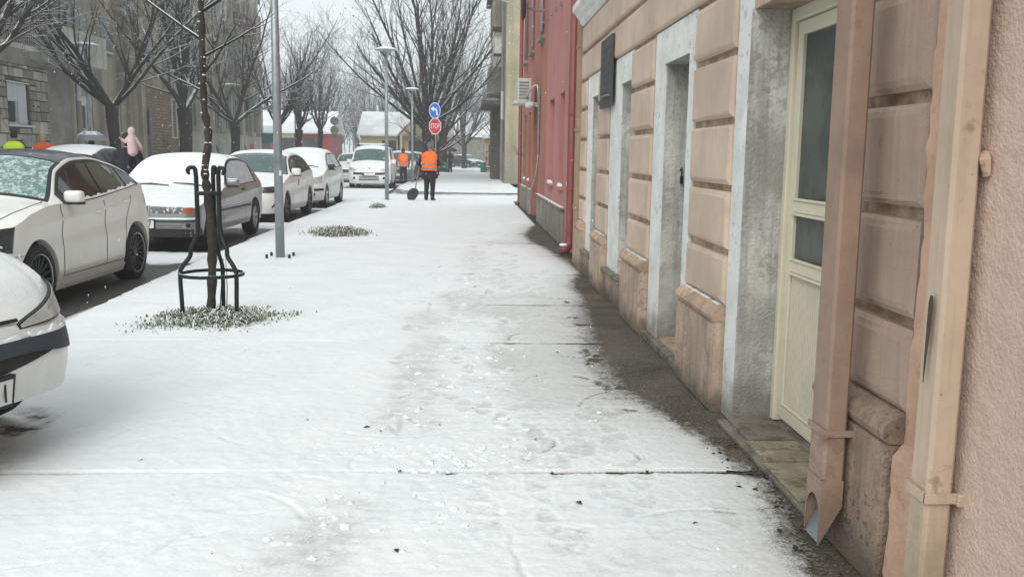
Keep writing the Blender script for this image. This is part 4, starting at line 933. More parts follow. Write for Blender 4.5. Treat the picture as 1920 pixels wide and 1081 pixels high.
def place(root, x, y, z, rz=0): root.location = (x, y, z); root.rotation_euler = (0, 0, rz)
def new_car(label, group='cars parked along the pavement', name='parked_car', cat='car'): return empty(name, (0, 0, 0), label, cat, group)

# --- ivory hatchback with black roof
r = new_car('ivory hatchback with dark dusted roof and black multi-spoke wheels')
c = Car(r, 3.74, 1.78, [(0, .74), (.10, .81), (.43, .92), (1.04, 1.045), (1.17, 1.09), (1.76, 1.435), (2.04, 1.50), (2.40, 1.51), (2.9, 1.45), (3.25, 1.33), (3.52, 1.10), (3.64, .97), (3.74, .84)],
        [(0, .74), (1.04, .985), (1.91, 1.01), (2.87, 1.085), (3.39, 1.13), (3.74, 1.02)], .76, 3.11, .325, crown=.08, tumble=.25, nose_w=.52, rc=.58, lean=.10, sill=.22)
c.body('paint_ivory'); c.wheels('multi')
c.tpatch('windscreen', 'frost', 1.20, 1.775, -.93, .93, .006); c.tpatch('windscreen_surround', 'black', 1.16, 1.81, -.985, .985, .003)
c.tpatch('roof_panel', 'roof_black', 1.805, 3.22, -.97, .97, .005, n=24)
zt = lambda q: (lambda s: float(c.edge(s))-q); zl = lambda q: (lambda s: float(c.S(s))+q)
top_cap = lambda s: float(min(c.edge(s)-.035, 1.375-max(0, s-2.6)**2*.10))
c.spatch('window_surround', 'black', 1.33, 3.30, lambda s: float(c.S(s))-.012, lambda s: float(c.edge(s))-.02, .003, 40)
for a, b in ((1.46, 2.23), (2.28, 2.92), (2.965, 3.22)): c.spatch('side_window', 'carglass', a, b, lambda s: float(c.S(s))+.022, lambda s: float(c.edge(s))-.055, .007, 20)
P = c.spatch('window_ledge_snow', 'snow_lump', 1.70, 3.2, lambda s: float(c.S(s))+.005, lambda s: float(c.S(s))+.022+.007*math.sin(s*21)+.006*math.sin(s*47), .010, 120, 4)
for s in (1.235, 2.245): c.seam(s, s+.02, .28, .98)
c.seam(3.02, 2.80, 1.0, .66); c.seam(2.80, 2.74, .66, .34)
c.seam(1.25, 2.75, .295, .295, .004)
c.spatch('sill_skirt', 'paint_ivory', 1.09, 2.76, .165, .255, .012, 20, 4)
c.handle(2.10, .86, 'paint_ivory'); c.handle(2.86, .93, 'paint_ivory')
c.mirror(1.45, 1.05, 'paint_ivory', (.09, .06, .062))
c.fpatch('headlight', 'headlamp_dark', .36, .845, lambda x: .62-.03*x+.06*max(0, x-.6), lambda x: .715+.14*x, .006, 18, 6, mirror=True)
for sg in (1, -1):
    x = np.linspace(.50, .80, 16); zz_ = .68+.07*np.sin((x-.5)/.3*2.6)-.05*((x-.5)/.3)
    pts = [tuple(c.front(np.array([xx]), np.array([z]), .012)[0]*np.array([sg, 1, 1])) for xx, z in zip(x, zz_)]; MB().tube(pts, .011, 6).build('daytime_light', 'plate', r)
c.fpatch('grille', 'black', -.42, .42, .53, .70, .008); c.fpatch('grille_bar', 'chrome', -.40, .40, .595, .635, .016, 8, 2)
c.fpatch('lower_intake', 'black', -.62, .62, .26, .38, .006); c.plate(-.26, .26, .40, .51, frame=True)
s_ = np.linspace(.30, 1.15, 22); u_ = .80+.14*(s_-.30)
gp = np.stack([c.topp(s_, u_-.006, .003), c.topp(s_, u_+.006, .003)], 0)
for sg in (1, -1): q_ = gp.copy(); q_[..., 0] *= sg; c.grid(q_, 'bonnet_gap', 'black', None, sg < 0)
c.fpatch('bumper_gap', 'black', .70, .88, lambda x: .55+.02*x, lambda x: .556+.02*x, .003, 10, 2, mirror=True, depth=.005)
c.spatch('tail_light', 'redlens', 3.48, 3.65, .86, 1.0, .004, 8, 4)
place(r, -4.82, 7.74, -.08, R(-1.0))

# --- silver compact under snow, plate ending 197
r = new_car('silver three-door car with snow-covered windscreen and plate ending 197')
c = Car(r, 4.22, 1.70, [(0, .66), (.06, .69), (.5, .775), (1.42, .87), (1.50, .90), (2.26, 1.315), (2.5, 1.36), (2.9, 1.365), (3.4, 1.31), (3.95, 1.02), (4.1, .90), (4.22, .84)],
        [(0, .62), (1.4, .86), (2.4, .875), (3.8, .90), (4.22, .85)], .76, 3.46, .30, crown=.065, tumble=.22, nose_w=.80, rc=.30, lean=.05, bump_z=.42, sill=.24)
c.body('paint_silver'); c.wheels('alloy', tyre_w=.195)
c.tpatch('bonnet_snow', 'snow_lump', .05, 1.46, -.97, .97, .016, n=30, m=30, soft=True); c.tpatch('windscreen_snow', 'snow_lump', 1.50, 2.34, -.965, .965, .016, n=24, m=24, soft=True)
c.tpatch('roof_snow', 'snow_lump', 2.30, 3.5, -.99, .99, .02, n=24, m=24, soft=True); c.wipers(1.45, .012)
c.spatch('window_surround', 'black', 1.72, 3.55, lambda s: float(c.S(s))+.0, lambda s: float(c.edge(s))-.015, .003, 30)
c.spatch('side_window_snow', 'carglass_snow', 1.80, 3.42, lambda s: float(c.S(s))+.015, lambda s: float(c.edge(s))-.04, .012, 30)
for s in (1.42, 2.75): c.seam(s, s, .30, .86)
c.spatch('side_moulding', 'black', 1.12, 3.10, .515, .555, .012, 24, 4); c.spatch('moulding_snow', 'snow_lump', 1.12, 3.1, .5555, .565, .013, 24, 2)
c.handle(2.60, .80, 'black'); c.mirror(1.78, .93, 'paint_silver', (.10, .055, .06))
c.fpatch('headlight', 'headlamp_frost', .22, .655, .555, .645, .006, 12, 5, mirror=True); c.fpatch('indicator', 'amber', .665, .775, .56, .64, .007, 8, 4, mirror=True)
c.fpatch('kidney_surround', 'paint_silver', .005, .20, .535, .665, .014, 8, 4, mirror=True, depth=.04); c.fpatch('kidney_grille', 'black', .03, .175, .555, .65, .018, 8, 4, mirror=True)
c.fpatch('bumper_strip', 'dark_grey', -.82, .82, .435, .475, .012, 30, 3); c.fpatch('bumper_lower', 'black', -.83, .83, .235, .345, .004, 30, 3)
c.fpatch('bumper_ribs', 'paint_silver', .30, .64, .37, .385, .02, 10, 2); c.fpatch('bumper_ribs', 'paint_silver', .30, .64, .40, .415, .02, 10, 2); c.fpatch('bumper_band', 'mid_grey', -.83, .83, .355, .43, .01, 30, 3)
c.fpatch('tow_cover', 'ink', .70, .745, .375, .42, .022, 4, 2)
c.plate(-.26, .26, .36, .465, '197', .155, .105, off=.03)
c.fpatch('bumper_snow', 'snow_lump', -.80, .80, .476, .50, .016, 30, 3, depth=.05)
c.spatch('tail_light', 'redlens', 3.98, 4.14, .70, .84, .004, 8, 4)
place(r, -4.80, 13.35, -.06, R(-.6)); r.scale = (1.03, 1.03, 1.06)

# --- white hatchback behind it
r = new_car('white hatchback with icy windscreen and red mark on its door behind the grey lamp pole')
c = Car(r, 4.25, 1.78, [(0, .70), (.1, .76), (.6, .88), (1.1, .98), (1.25, 1.02), (2.0, 1.40), (2.4, 1.475), (2.9, 1.48), (3.5, 1.41), (3.95, 1.15), (4.15, .95), (4.25, .85)],
        [(0, .70), (1.1, .95), (2.3, .98), (3.7, 1.05), (4.25, .95)], .86, 3.46, .315, crown=.075, tumble=.24, nose_w=.55, rc=.55, lean=.10)
c.body('paint_white'); c.wheels('steel')
c.tpatch('windscreen', 'frost_thin', 1.28, 2.04, -.93, .93, .006); c.tpatch('windscreen_surround', 'black', 1.24, 2.07, -.97, .97, .003)
c.tpatch('roof_snow', 'snow_lump', 2.08, 3.8, -.99, .99, .025, n=24, m=24, soft=True); c.tpatch('bonnet_snow', 'snow_lump', .12, 1.22, -.95, .95, .012, n=24, m=24, soft=True)
c.spatch('window_surround', 'black', 1.50, 3.70, lambda s: float(c.S(s))-.005, lambda s: float(c.edge(s))-.03, .003, 30)
for a, b in ((1.66, 2.48), (2.54, 3.3), (3.34, 3.6)): c.spatch('side_window', 'carglass', a, b, lambda s: float(c.S(s))+.025, lambda s: float(c.edge(s))-.065, .007, 16)
for s in (1.40, 2.52, 3.2): c.seam(s, s, .28, .95)
c.spatch('door_mark', 'sign_red', 1.98, 2.12, .72, .86, .005, 6, 4)
c.handle(2.38, .86, 'paint_white'); c.handle(3.1, .88, 'paint_white'); c.mirror(1.6, 1.02, 'paint_white', (.10, .07, .08))
c.fpatch('headlight', 'headlamp_dark', .44, .84, lambda x: .62, lambda x: .70+.07*x, .006, 14, 5, mirror=True); c.fpatch('grille', 'black', -.40, .40, .56, .60, .008)
c.fpatch('lower_intake', 'black', -.5, .5, .28, .42, .006); c.fpatch('bumper_slash', 'black', .70, .83, lambda x: .30+1.2*(x-.70), lambda x: .34+1.25*(x-.70), .006, 10, 2, mirror=True)
c.plate(-.26, .26, .44, .55)
place(r, -4.83, 19.2, -.06, R(-.8)); r.scale = (1.02, 1.0, 1.03)

# --- white small car fully covered, end of the row
r = new_car('small round white car wholly under snow at the end of the parked row')
c = Car(r, 3.95, 1.70, [(0, .76), (.08, .83), (.45, .94), (.85, 1.03), (.98, 1.07), (1.85, 1.47), (2.2, 1.53), (2.7, 1.53), (3.3, 1.43), (3.7, 1.15), (3.88, .95), (3.95, .88)],
        [(0, .76), (.9, 1.0), (2.2, 1.0), (3.5, 1.04), (3.95, .95)], .78, 3.25, .30, crown=.09, tumble=.26, nose_w=.55, rc=.5, lean=.08)
c.body('paint_white'); c.wheels('cap', tyre_w=.185)
c.tpatch('windscreen_snow', 'snow_lump', .97, 1.88, -.94, .94, .02, n=24, m=24, soft=True); c.tpatch('roof_snow', 'snow_lump', 1.86, 3.6, -.99, .99, .03, n=24, m=24, soft=True); c.tpatch('bonnet_snow', 'snow_lump', .10, .94, -.93, .93, .016, n=24, m=24, soft=True)
c.wipers(.93, .014)
c.spatch('window_surround', 'black', 1.35, 3.4, lambda s: float(c.S(s))+.0, lambda s: float(c.edge(s))-.04, .003, 30)
for a, b in ((1.45, 2.2), (2.26, 3.1)): c.spatch('side_window_snow', 'carglass_snow', a, b, lambda s: float(c.S(s))+.02, lambda s: float(c.edge(s))-.06, .008, 16)
for s in (1.25, 2.24): c.seam(s, s, .28, .98)
c.handle(2.1, .85, 'paint_white'); c.mirror(1.25, 1.04, 'black', (.10, .06, .07))
c.fpatch('headlight', 'headlamp', .30, .80, lambda x: .60+.06*x, lambda x: .66+.20*x, .006, 14, 5, mirror=True)
c.fpatch('grille', 'black', -.34, .34, .575, .60, .010); c.fpatch('grille', 'black', -.34, .34, .615, .64, .010); c.fpatch('lower_intake', 'black', -.44, .44, .27, .43, .006, 12, 4)
c.fpatch('bumper_strip', 'black', .46, .82, .45, .51, .01, 14, 3, mirror=True)
for sg in (1, -1): q = c.front(np.array([.60*sg]), np.array([.36]), .01)[0]; MB().lathe([(.001, -.01), (.05, -.008), (.055, .03)], 14, (q[0], q[1], q[2]), 1).build('fog_lamp', 'black', r)
c.plate(-.26, .26, .44, .55)
place(r, -4.75, 24.5, -.06, R(-1.2)); r.scale = (1.03, 1.0, 1.05)

# --- white van facing the camera beyond the crossing
r = new_car('white van with roof bars and dark slushy windscreen beyond the crossing', name='parked_van', cat='van')
c = Car(r, 4.40, 1.82, [(0, .82), (.1, .92), (.45, 1.06), (.80, 1.14), (.92, 1.19), (1.55, 1.66), (1.85, 1.78), (2.3, 1.82), (3.9, 1.80), (4.2, 1.72), (4.33, 1.3), (4.4, .95)],
        [(0, .82), (.85, 1.08), (2.2, 1.08), (4.4, 1.08)], .85, 3.55, .315, crown=.10, tumble=.17, nose_w=.55, rc=.5, lean=.07)
c.body('paint_white'); c.wheels('cap')
c.tpatch('windscreen', 'frost_thin', .96, 1.56, -.90, .90, .006); c.tpatch('windscreen_surround', 'black', .92, 1.585, -.93, .93, .003)
c.tpatch('roof_snow', 'snow_lump', 1.56, 4.15, -.99, .99, .03, n=24, m=24, soft=True); c.tpatch('bonnet_snow', 'snow_lump', .10, .93, -.92, .92, .012, n=20, m=20, soft=True)
c.spatch('window_surround', 'black', 1.25, 2.5, lambda s: float(c.S(s))+.01, lambda s: float(c.edge(s))-.06, .003, 24)
c.spatch('side_window', 'carglass', 1.32, 2.4, lambda s: float(c.S(s))+.04, lambda s: float(c.edge(s))-.09, .007, 16)
for s in (1.15, 2.5): c.seam(s, s, .3, 1.08)
c.mirror(1.30, 1.12, 'paint_white', (.10, .08, .10))
c.fpatch('headlight', 'headlamp', .48, .83, lambda x: .72+.04*x, lambda x: .80+.20*(x-.4), .006, 12, 5, mirror=True)
c.fpatch('grille', 'black', -.66, .66, lambda x: .565+.05*x*x, lambda x: .665+.05*x*x, .008, 20, 4)
for z in (.34, .41, .48): c.fpatch('lower_intake', 'black', -.42, .42, z, z+.04, .007, 14, 2)
for sg in (1, -1): q = c.front(np.array([.62*sg]), np.array([.44]), .01)[0]; MB().lathe([(.001, -.01), (.05, -.008), (.055, .03)], 14, tuple(q), 1).build('fog_lamp', 'black', r)
c.plate(-.26, .26, .545, .655, off=.016, blue='l'); MB().blob(tuple(c.front(np.array([0.]), np.array([.86]), .01)[0]), 1, (.05, .015, .045), 10, 6).build('badge', 'chrome', r)
for sg in (1, -1):
    rb_ = MB(); rb_.tube([(sg*.62, 1.8, 1.78), (sg*.62, 1.9, 1.86), (sg*.62, 3.7, 1.86), (sg*.62, 3.8, 1.78)], .022, 6); rb_.build('roof_rail', 'black', r)
for y in (2.1, 3.2): MB().box(-.62, .62, y, y+.05, 1.865, 1.91).build('roof_bar', 'snow_lump', r)
place(r, -4.20, 38.95, -.06, R(1))

# --- near car at the left edge: only its left front corner is in view, plate ending in 1
r = new_car('white small car with dark bumper band and plate ending in 1 at the left edge')
c = Car(r, 3.85, 1.66, [(0, .635), (.05, .69), (.18, .785), (.45, .885), (.85, .97), (1.1, 1.02), (1.2, 1.06), (1.95, 1.40), (2.3, 1.45), (2.8, 1.44), (3.3, 1.32), (3.65, 1.07), (3.85, .87)],
        [(0, .58), (.3, .77), (1.1, .95), (2.3, .98), (3.85, .92)], .76, 3.2, .29, crown=.10, tumble=.24, nose_w=.46, rc=.62, lean=.14, bump_z=.46, sill=.29)
c.body('paint_white'); c.wheels('steel', tyre_w=.18)
c.tpatch('bonnet_snow', 'snow_lump', .12, 1.15, -.95, .95, .012, n=40, m=40, soft=True)
c.tpatch('windscreen', 'frost', 1.22, 1.97, -.92, .92, .006); c.spatch('side_window', 'carglass', 1.6, 3.0, lambda s: float(c.S(s))+.02, lambda s: float(c.edge(s))-.05, .006, 20)
hl = lambda x: .612+.02*(x-.27)/.4+(max(0, x-.62)/.16)**1.6*.10; hh = lambda x: .622+.148*((x-.27)/.51)**.9
c.fpatch('headlight_rim', 'black', .262, .795, lambda x: hl(min(max(x, .27), .78))-.006, lambda x: hh(min(max(x, .27), .78))+.006, .002, 30, 8, mirror=True, depth=.02); c.fpatch('headlight', 'headlamp', .275, .785, hl, hh, .006, 30, 10, mirror=True, depth=.012)
c.fpatch('bumper_band', 'dark_grey', -.825, .825, lambda x: .502-.06*max(0, abs(x)-.3)/.5, lambda x: .566+.01*x*x, .010, 50, 6, depth=.06)
c.fpatch('bumper_band_snow', 'snow_lump', .30, .80, .5675, lambda x: .582+.010*math.sin(x*30)+.008*math.sin(x*71), .012, 60, 3, depth=.05)
c.fpatch('bumper_band_snow', 'snow_lump', -.5, .24, .5675, lambda x: .576+.010*abs(math.sin(x*20)), .012, 60, 3, depth=.05)
c.fpatch('lower_intake', 'black', -.62, .46, lambda x: .435+.065*min(1, max(0, abs(x+.08)-.15)/.39)**1.5, lambda x: .501, .004, 30, 4); c.fpatch('bonnet_gap', 'black', -.5, .27, lambda x: .640+.03*max(0, -x-.2), lambda x: .654+.03*max(0, -x-.2), .003, 24, 2, depth=.01)
c.plate(-.385, .135, .305, .415, '1', .09, .115, off=.03)
c.seam(1.25, 1.25, .32, .93); c.mirror(1.5, 1.02, 'black')
c.spatch('side_moulding', 'dark_grey', 1.1, 2.85, .44, .50, .012, 20, 4)
place(r, -2.04, 3.83, .03, R(-17+90))

# --- dark blue car across the road, and further cars, plainer
def plain_car(label, paint, x, y, z, rz, H_=1.45, L=4.3, glass='carglass', name='parked_car', snow_roof=True, group='cars parked farther off', frost=False):
    r = new_car(label, group, name); k = H_/1.45
    c = Car(r, L, 1.76, [(0, .70*k), (.1, .78*k), (.6, .88*k), (1.15, .98*k), (1.3, 1.02*k), (2.0, 1.37*k), (2.4, 1.44*k), (3.0, 1.45*k), (3.7, 1.36*k), (L-.2, 1.0*k), (L, .85*k)],
            [(0, .70*k), (1.15, .93*k), (3.8, 1.0*k), (L, .92*k)], .85, L-.85, .32, nose_w=.55, rc=.5, lean=.09)
    c.body(paint); c.wheels('alloy')
    c.tpatch('windscreen', 'frost_thin' if frost else glass, 1.33, 2.02, -.93, .93, .006)
    if snow_roof: c.tpatch('roof_snow', 'snow_lump', 2.05, L-.5, -.98, .98, .025, n=16, m=16, soft=True)
    if snow_roof and frost: c.tpatch('bonnet_snow', 'snow_lump', .12, 1.2, -.93, .93, .014, n=16, m=16, soft=True)
    for a, b in ((1.66, 2.55), (2.61, 3.5)): c.spatch('side_window', glass, a, b, lambda s: float(c.S(s))+.02, lambda s: float(c.edge(s))-.06, .006, 14)
    for s in (1.4, 2.58): c.seam(s, s, .28, .92*k)
    c.mirror(1.6, 1.0*k, paint); c.fpatch('headlight', 'headlamp', .42, .82, .62*k, .72*k, .006, 12, 4, mirror=True); c.fpatch('grille', 'black', -.4, .4, .5*k, .64*k, .008); c.plate(-.26, .26, .36, .47)
    c.spatch('tail_light', 'redlens', L-.3, L-.12, .75*k, .92*k, .004, 8, 4)
    place(r, x, y, z, rz); return r
plain_car('dark blue car parked across the road behind the person carrying a child', 'paint_dark', -9.75, 26.6, -.02, R(180), 1.55, 4.4)
plain_car('grey car with snowy roof parked behind the orange-vested person near the van', 'paint_grey', -3.55, 46.6, -.06, R(0), 1.62, 4.3, frost=True)
plain_car('white snowed-up car parked left behind the white van', 'paint_white', -6.0, 46.0, -.06, R(0), 1.5, 4.2, frost=True)
plain_car('snow-topped silver car standing across the far end of the street', 'paint_grey', -3.6, 97, -.06, R(60), 1.6, 4.4, frost=True)
plain_car('dark saloon with snowy bonnet at the far end beside the kiosk', 'paint_dark', 1.2, 96, -.06, R(38), 1.45, 4.4, frost=True)
plain_car('white car mostly hidden behind the trees at the far end', 'paint_white', -1.6, 108, -.06, R(80), 1.5, 4.3, frost=True)
plain_car('dark car with snowy roof parked behind the grey car near the tree', 'paint_dark', -3.4, 53, -.06, R(0), 1.6, 4.3, frost=True)
# ------------------------------------------------------------------ apartment blocks across the road (facade x = -17, facing +x)
B1 = empty('stone_clad_block', (-18, 30, 0), 'grey apartment block with stone-clad ground floor and pale balcony', 'building')
FX = -16.4
wall_open(FX-1, FX, 12, 36.9, 0, 4.45, [(33.75, 35.25, 2.28, 3.76), (27, 28.5, 2.28, 3.76)]).build('wall', 'mortar', B1)
box('upper_wall', 'roughgrey', B1, FX-6, FX-.002, 12, 36.9, 4.452, 15); box('side_panel', 'roughgrey', B1, FX-6, FX-.02, 36.92, 39.0, 0, 15)
def free(y0, y1, z0, z1): return not (y1 > 33.62 and y0 < 35.37 and z1 > 2.18 and z0 < 3.83)
z = .03; mats_ = ['stone', 'stone_b', 'stone_c', 'stone']
nst = 0
while z < 4.4:
    hh_ = random.choice([.34, .42, .5]); y = 30.6-random.random()*.3
    while y < 36.85:
        l = random.choice([.38, .55, .7, .85]); y1 = min(y+l, 36.88); parts_ = [(z, z+hh_)] if random.random() < .75 or l < .5 else [(z, z+hh_*.5-.015), (z+hh_*.5+.015, z+hh_)]
        for a, b in parts_:
            ya, yb = y+.018, y1-.018
            if free(ya, yb, a, b) is False:
                if ya < 33.62 < yb: yb = 33.62
                elif ya < 35.37 < yb: ya = 35.37
                elif b > 3.83 > a+.1: a = 3.83
                elif a < 2.18 < b-.1: b = 2.18
                else: continue
            b = min(b, 4.44)
            if yb-ya > .08 and b-a > .06:
                d = .03+random.random()*.035
                block(B1, ya, yb, a+.014, min(b, 4.74)-.014, 0, 0, 'stone') if False else None
                m = MB(); m.poly([(FX+.001, ya, a+.014), (FX+.001, yb, a+.014), (FX+.001, yb, b-.014), (FX+.001, ya, b-.014), (FX+d, ya+.015, a+.026), (FX+d+.01, yb-.015, a+.026), (FX+d, yb-.015, b-.03), (FX+d+.008, ya+.015, b-.03)],
                                   [(4, 5, 6, 7), (0, 1, 5, 4), (1, 2, 6, 5), (2, 3, 7, 6), (3, 0, 4, 7)])
                m.build('stone', random.choice(mats_), B1); nst += 1
        y = y1
    z += hh_
def window(parent, fx, y0, y1, z0, z1, shutter=0, frame='blind', mull=1):
    m = MB(); d = .12
    m.box(fx-d, fx-d+.06, y0, y0+.07, z0, z1); m.box(fx-d, fx-d+.06, y1-.07, y1, z0, z1); m.box(fx-d, fx-d+.06, y0+.071, y1-.071, z1-.08, z1); m.box(fx-d, fx-d+.06, y0+.071, y1-.071, z0, z0+.08)
    for k in range(mull): yy = y0+(y1-y0)*(k+1)/(mull+1); m.box(fx-d, fx-d+.055, yy-.04, yy+.04, z0+.081, z1-.081)
    w = m.build('window', frame, parent); box('pane', 'glass_dark', w, fx-d-.02, fx-d-.005, y0, y1, z0, z1)
    if shutter:
        s = MB(); zz_ = z1-(z1-z0)*shutter
        for k in range(int((z1-zz_)/.06)): s.box(fx-d+.061, fx-d+.075+.004*(k % 2), y0+.05, y1-.05, z1-.06*(k+1)+.003, z1-.06*k)
        s.build('shutter', 'blind', w)
    return w
w = window(B1, FX, 33.75, 35.25, 2.28, 3.76, .46, 'blind', 1)
s = MB()
for k in range(24): s.box(FX-.055, FX-.035+.004*(k % 2), 34.54, 35.21, 3.75-.06*(k+1)+.003, 3.75-.06*k)
s.build('closed_shutter', 'blind', B1)
box('window_head', 'blind', B1, FX, FX+.05, 33.63, 35.36, 3.763, 3.81); box('window_sill', 'blind', B1, FX, FX+.12, 33.5, 35.5, 2.2, 2.275)
window(B1, FX, 27, 28.5, 2.28, 3.76, .4)
# balconies
for y0, y1, z0 in ((35.6, 39.6, 4.70), (24, 33.4, 4.75), (35.6, 39.6, 8.0), (24, 33.4, 8.05)):
    b_ = box('balcony', 'balc', B1, FX-.001, FX+1.3, y0, y1, z0, z0+.16)
    if y0 == 35.6: box('parapet', 'balc', b_, FX+1.2, FX+1.305, y0, y1, z0+.161, z0+1.25); box('parapet_end', 'balc', b_, FX, FX+1.199, y0, y0+.1, z0+.161, z0+1.25)
    else:
        m = MB(); m.box(FX+1.22, FX+1.27, y0, y1, z0+1.0, z0+1.05)
        for yy in np.arange(y0, y1, .16): m.box(FX+1.235, FX+1.255, yy, yy+.025, z0+.161, z0+1.0)
        m.build('railing', 'maroon', b_)
    box('balcony_door', 'maroon', B1, FX+.0005, FX+.03, y0+.5, y0+1.6, z0+.3, z0+2.3); box('balcony_window', 'glass_dark', B1, FX+.0005, FX+.03, y0+2.0, y1-.4, z0+.9, z0+2.3)
box('pilaster', 'maroon', B1, FX, FX+.25, 35.0, 35.25, 6.5, 15)
MB().tube([(FX+.2, 39.15, 14), (FX+.2, 39.15, .4)], .08, 8).build('downpipe', 'mid_grey', B1); MB().tube([(FX+.25, 39.15, 4.8), (FX+.25, 39.15, 3.4)], .10, 8).build('downpipe_sleeve', 'ac', B1)
B2 = empty('olive_brown_block', (-18, 45, 0), 'olive-brown rendered apartment block with patch of bare brick', 'building')
FX2 = -16.8
wall_open(FX2-5, FX2, 39.3, 54.2, 0, 15, [(41.0, 42.2, 2.25, 3.72), (44.5, 45.5, 2.25, 3.72)]).build('wall', 'olive', B2)
window(B2, FX2, 41.0, 42.2, 2.25, 3.72, .3, 'blind', 1); window(B2, FX2, 44.5, 45.5, 2.25, 3.72, .3, 'blind', 1)
for a in (41.0, 44.5): box('sill', 'blind', B2, FX2+.0005, FX2+.1, a-.08, a+1.28, 2.17, 2.245)
box('brick_patch', 'brick', B2, FX2+.001, FX2+.05, 48.4, 54.1, .6, 4.7); box('pilaster', 'olive_l', B2, FX2+.001, FX2+.22, 47.85, 48.35, 0, 15)
box('meter_box', 'dark_open', B2, FX2+.0505, FX2+.12, 49.0, 49.6, 2.2, 3.4); MB().tube([(FX2+.3, 48.7, 0), (FX2+.3, 48.7, 3.6)], .10, 8).build('pipe', 'mid_grey', B2)
window(B2, FX2+.17, 52.9, 53.8, 2.1, 4.3, 0, 'blind', 0)
gm = MB(); pts = [(51.0+.13*k+.12*math.sin(k*2.1), 1.75+.45*math.sin(k*2.6)) for k in range(11)]
for p, q in zip(pts[:-1], pts[1:]): gm.poly([(FX2+.055, p[0], p[1]), (FX2+.055, p[0]+.1, p[1]+.06), (FX2+.055, q[0]+.1, q[1]+.06), (FX2+.055, q[0], q[1])], [(0, 1, 2, 3)])
gm.build('graffiti', 'graffiti', B2)
for zz_ in (5.9, 8.9, 11.9):
    for y in (40.6, 43.4, 49, 51.8): w = box('window', 'glass_dark', B2, FX2+.0005, FX2+.03, y, y+1.2, zz_, zz_+1.6); box('sill', 'blind', w, FX2+.0305, FX2+.12, y-.05, y+1.25, zz_-.08, zz_)
    b_ = box('balcony', 'olive_l', B2, FX2+.0005, FX2+1.2, 45, 47, zz_-1.0, zz_-.85); box('parapet', 'olive', b_, FX2+1.1, FX2+1.2, 45, 47, zz_-.849, zz_+.1)
B3 = empty('grey_beige_block', (-18, 64, 0), 'grey-beige apartment block with pale sprayed base and tall dark windows', 'building')
wall_open(FX2-5, FX2+.3, 54.4, 74, 2.55, 15, []).build('wall', 'olive_l', B3); box('base', 'balc', B3, FX2-5, FX2+.36, 54.4, 74, 0, 2.549)
for k, y in enumerate(np.arange(55.2, 73.5, 2.6)):
    box('pilaster', 'balc' if k % 2 else 'olive_l', B3, FX2+.301, FX2+.5, y-.55, y-.2, 2.55, 15)
    for zz_ in (2.9, 6.4, 9.8, 12.8): w = box('window', 'dark_open' if (k+int(zz_)) % 3 else 'glass_dark', B3, FX2+.301, FX2+.34, y, y+1.4, zz_, zz_+2.1); box('mullion', 'balc', w, FX2+.3405, FX2+.37, y+.66, y+.74, zz_, zz_+2.1)
for zz_ in (6.2, 9.6):
    b_ = box('balcony', 'olive', B3, FX2+.302, FX2+1.5, 62, 68, zz_-.2, zz_); box('parapet', 'maroon', b_, FX2+1.4, FX2+1.5, 62, 68, zz_+.001, zz_+1)
gm = MB()
for yc, zc in ((59, 1.6), (60.6, 1.5), (66, 1.5), (68.3, 1.6)):
    pts = [(yc+.22*math.sin(k*1.7)+k*.12, zc+.3*math.cos(k*2.3)) for k in range(8)]
    for p, q in zip(pts[:-1], pts[1:]): gm.poly([(FX2+.363, p[0], p[1]), (FX2+.363, p[0]+.12, p[1]+.06), (FX2+.363, q[0]+.12, q[1]+.06), (FX2+.363, q[0], q[1])], [(0, 1, 2, 3)])
gm.build('graffiti', 'graffiti', B3); box('graffiti_patch', 'graffiti_red', B3, FX2+.361, FX2+.364, 70.0, 71.2, 1.55, 1.95)
box('shop_sign', 'dark_open', B3, FX2+.5005, FX2+.6, 69, 73, 4.3, 5.6)

# ------------------------------------------------------------------ low houses at the end of the street
def gable_house(name, label, x0, x1, y0, y1, hw, hr, mat, roofmat='roof_snow', ridge='x', group=None):
    h = empty(name, ((x0+x1)/2, y0, 0), label, 'house', group)
    box('wall', mat, h, x0, x1, y0, y1, 0, hw)
    o = .35; t = .16
    if ridge == 'x':
        ym = (y0+y1)/2
        MB().prism([(y0, hw), (y1, hw), (ym, hr-.12)], 0, x0+.001, x1-.001).build('gable', 'pale_house', h)
        for a in ((y0-o, ym), (y1+o, ym)):
            zl_ = hw-o*(hr-hw)/(ym-y0)
            MB().prism([(a[0], zl_), (a[1], hr), (a[1], hr+t), (a[0], zl_+t)], 0, x0-.3, x1+.3).build('roof', roofmat, h)
    return h
h = gable_house('red_low_house', 'red low house under a broad snowy roof beyond the bare trees', -21, -13.2, 88, 97, 3.3, 5.3, 'red_house')
for a in (-20.4, -18.2, -15.6): box('opening', 'dark_open', h, a, a+1.7, 87.98, 87.9995, .6, 2.7)
for x in (-18.5, -16.4, -14.0, -13.3): box('pier', 'sign_red', h, x, x+.25, 87.95, 87.9795, 0, 3.2)
box('sign', 'kiosk', h, -17.6, -16.5, 87.9, 87.949, 2.75, 3.3)
TC = empty('teal_canopy', (-19, 78, 0), 'teal market canopy under snow beside the grey-beige block', 'canopy')
MB().prism([(76.5, 2.9), (79, 3.5), (79, 3.6), (76.5, 3.0)], 0, -19.2, -15.9).build('cloth', 'snow_lump', TC); box('valance', 'teal', TC, -19.2, -15.9, 76.5, 76.55, 2.1, 2.89)
for x in (-19.1, -16.0): MB().tube([(x, 76.6, 0), (x, 76.6, 2.9)], .05, 6).build('post', 'mid_grey', TC)
box('counter', 'mid_grey', TC, -19, -16.1, 77, 77.5, 0, 1.1)
h = gable_house('cream_low_house', 'cream low house with snowy tiled roof and small front gable', -8.7, -1.6, 75, 83, 2.95, 4.75, 'cream_house')
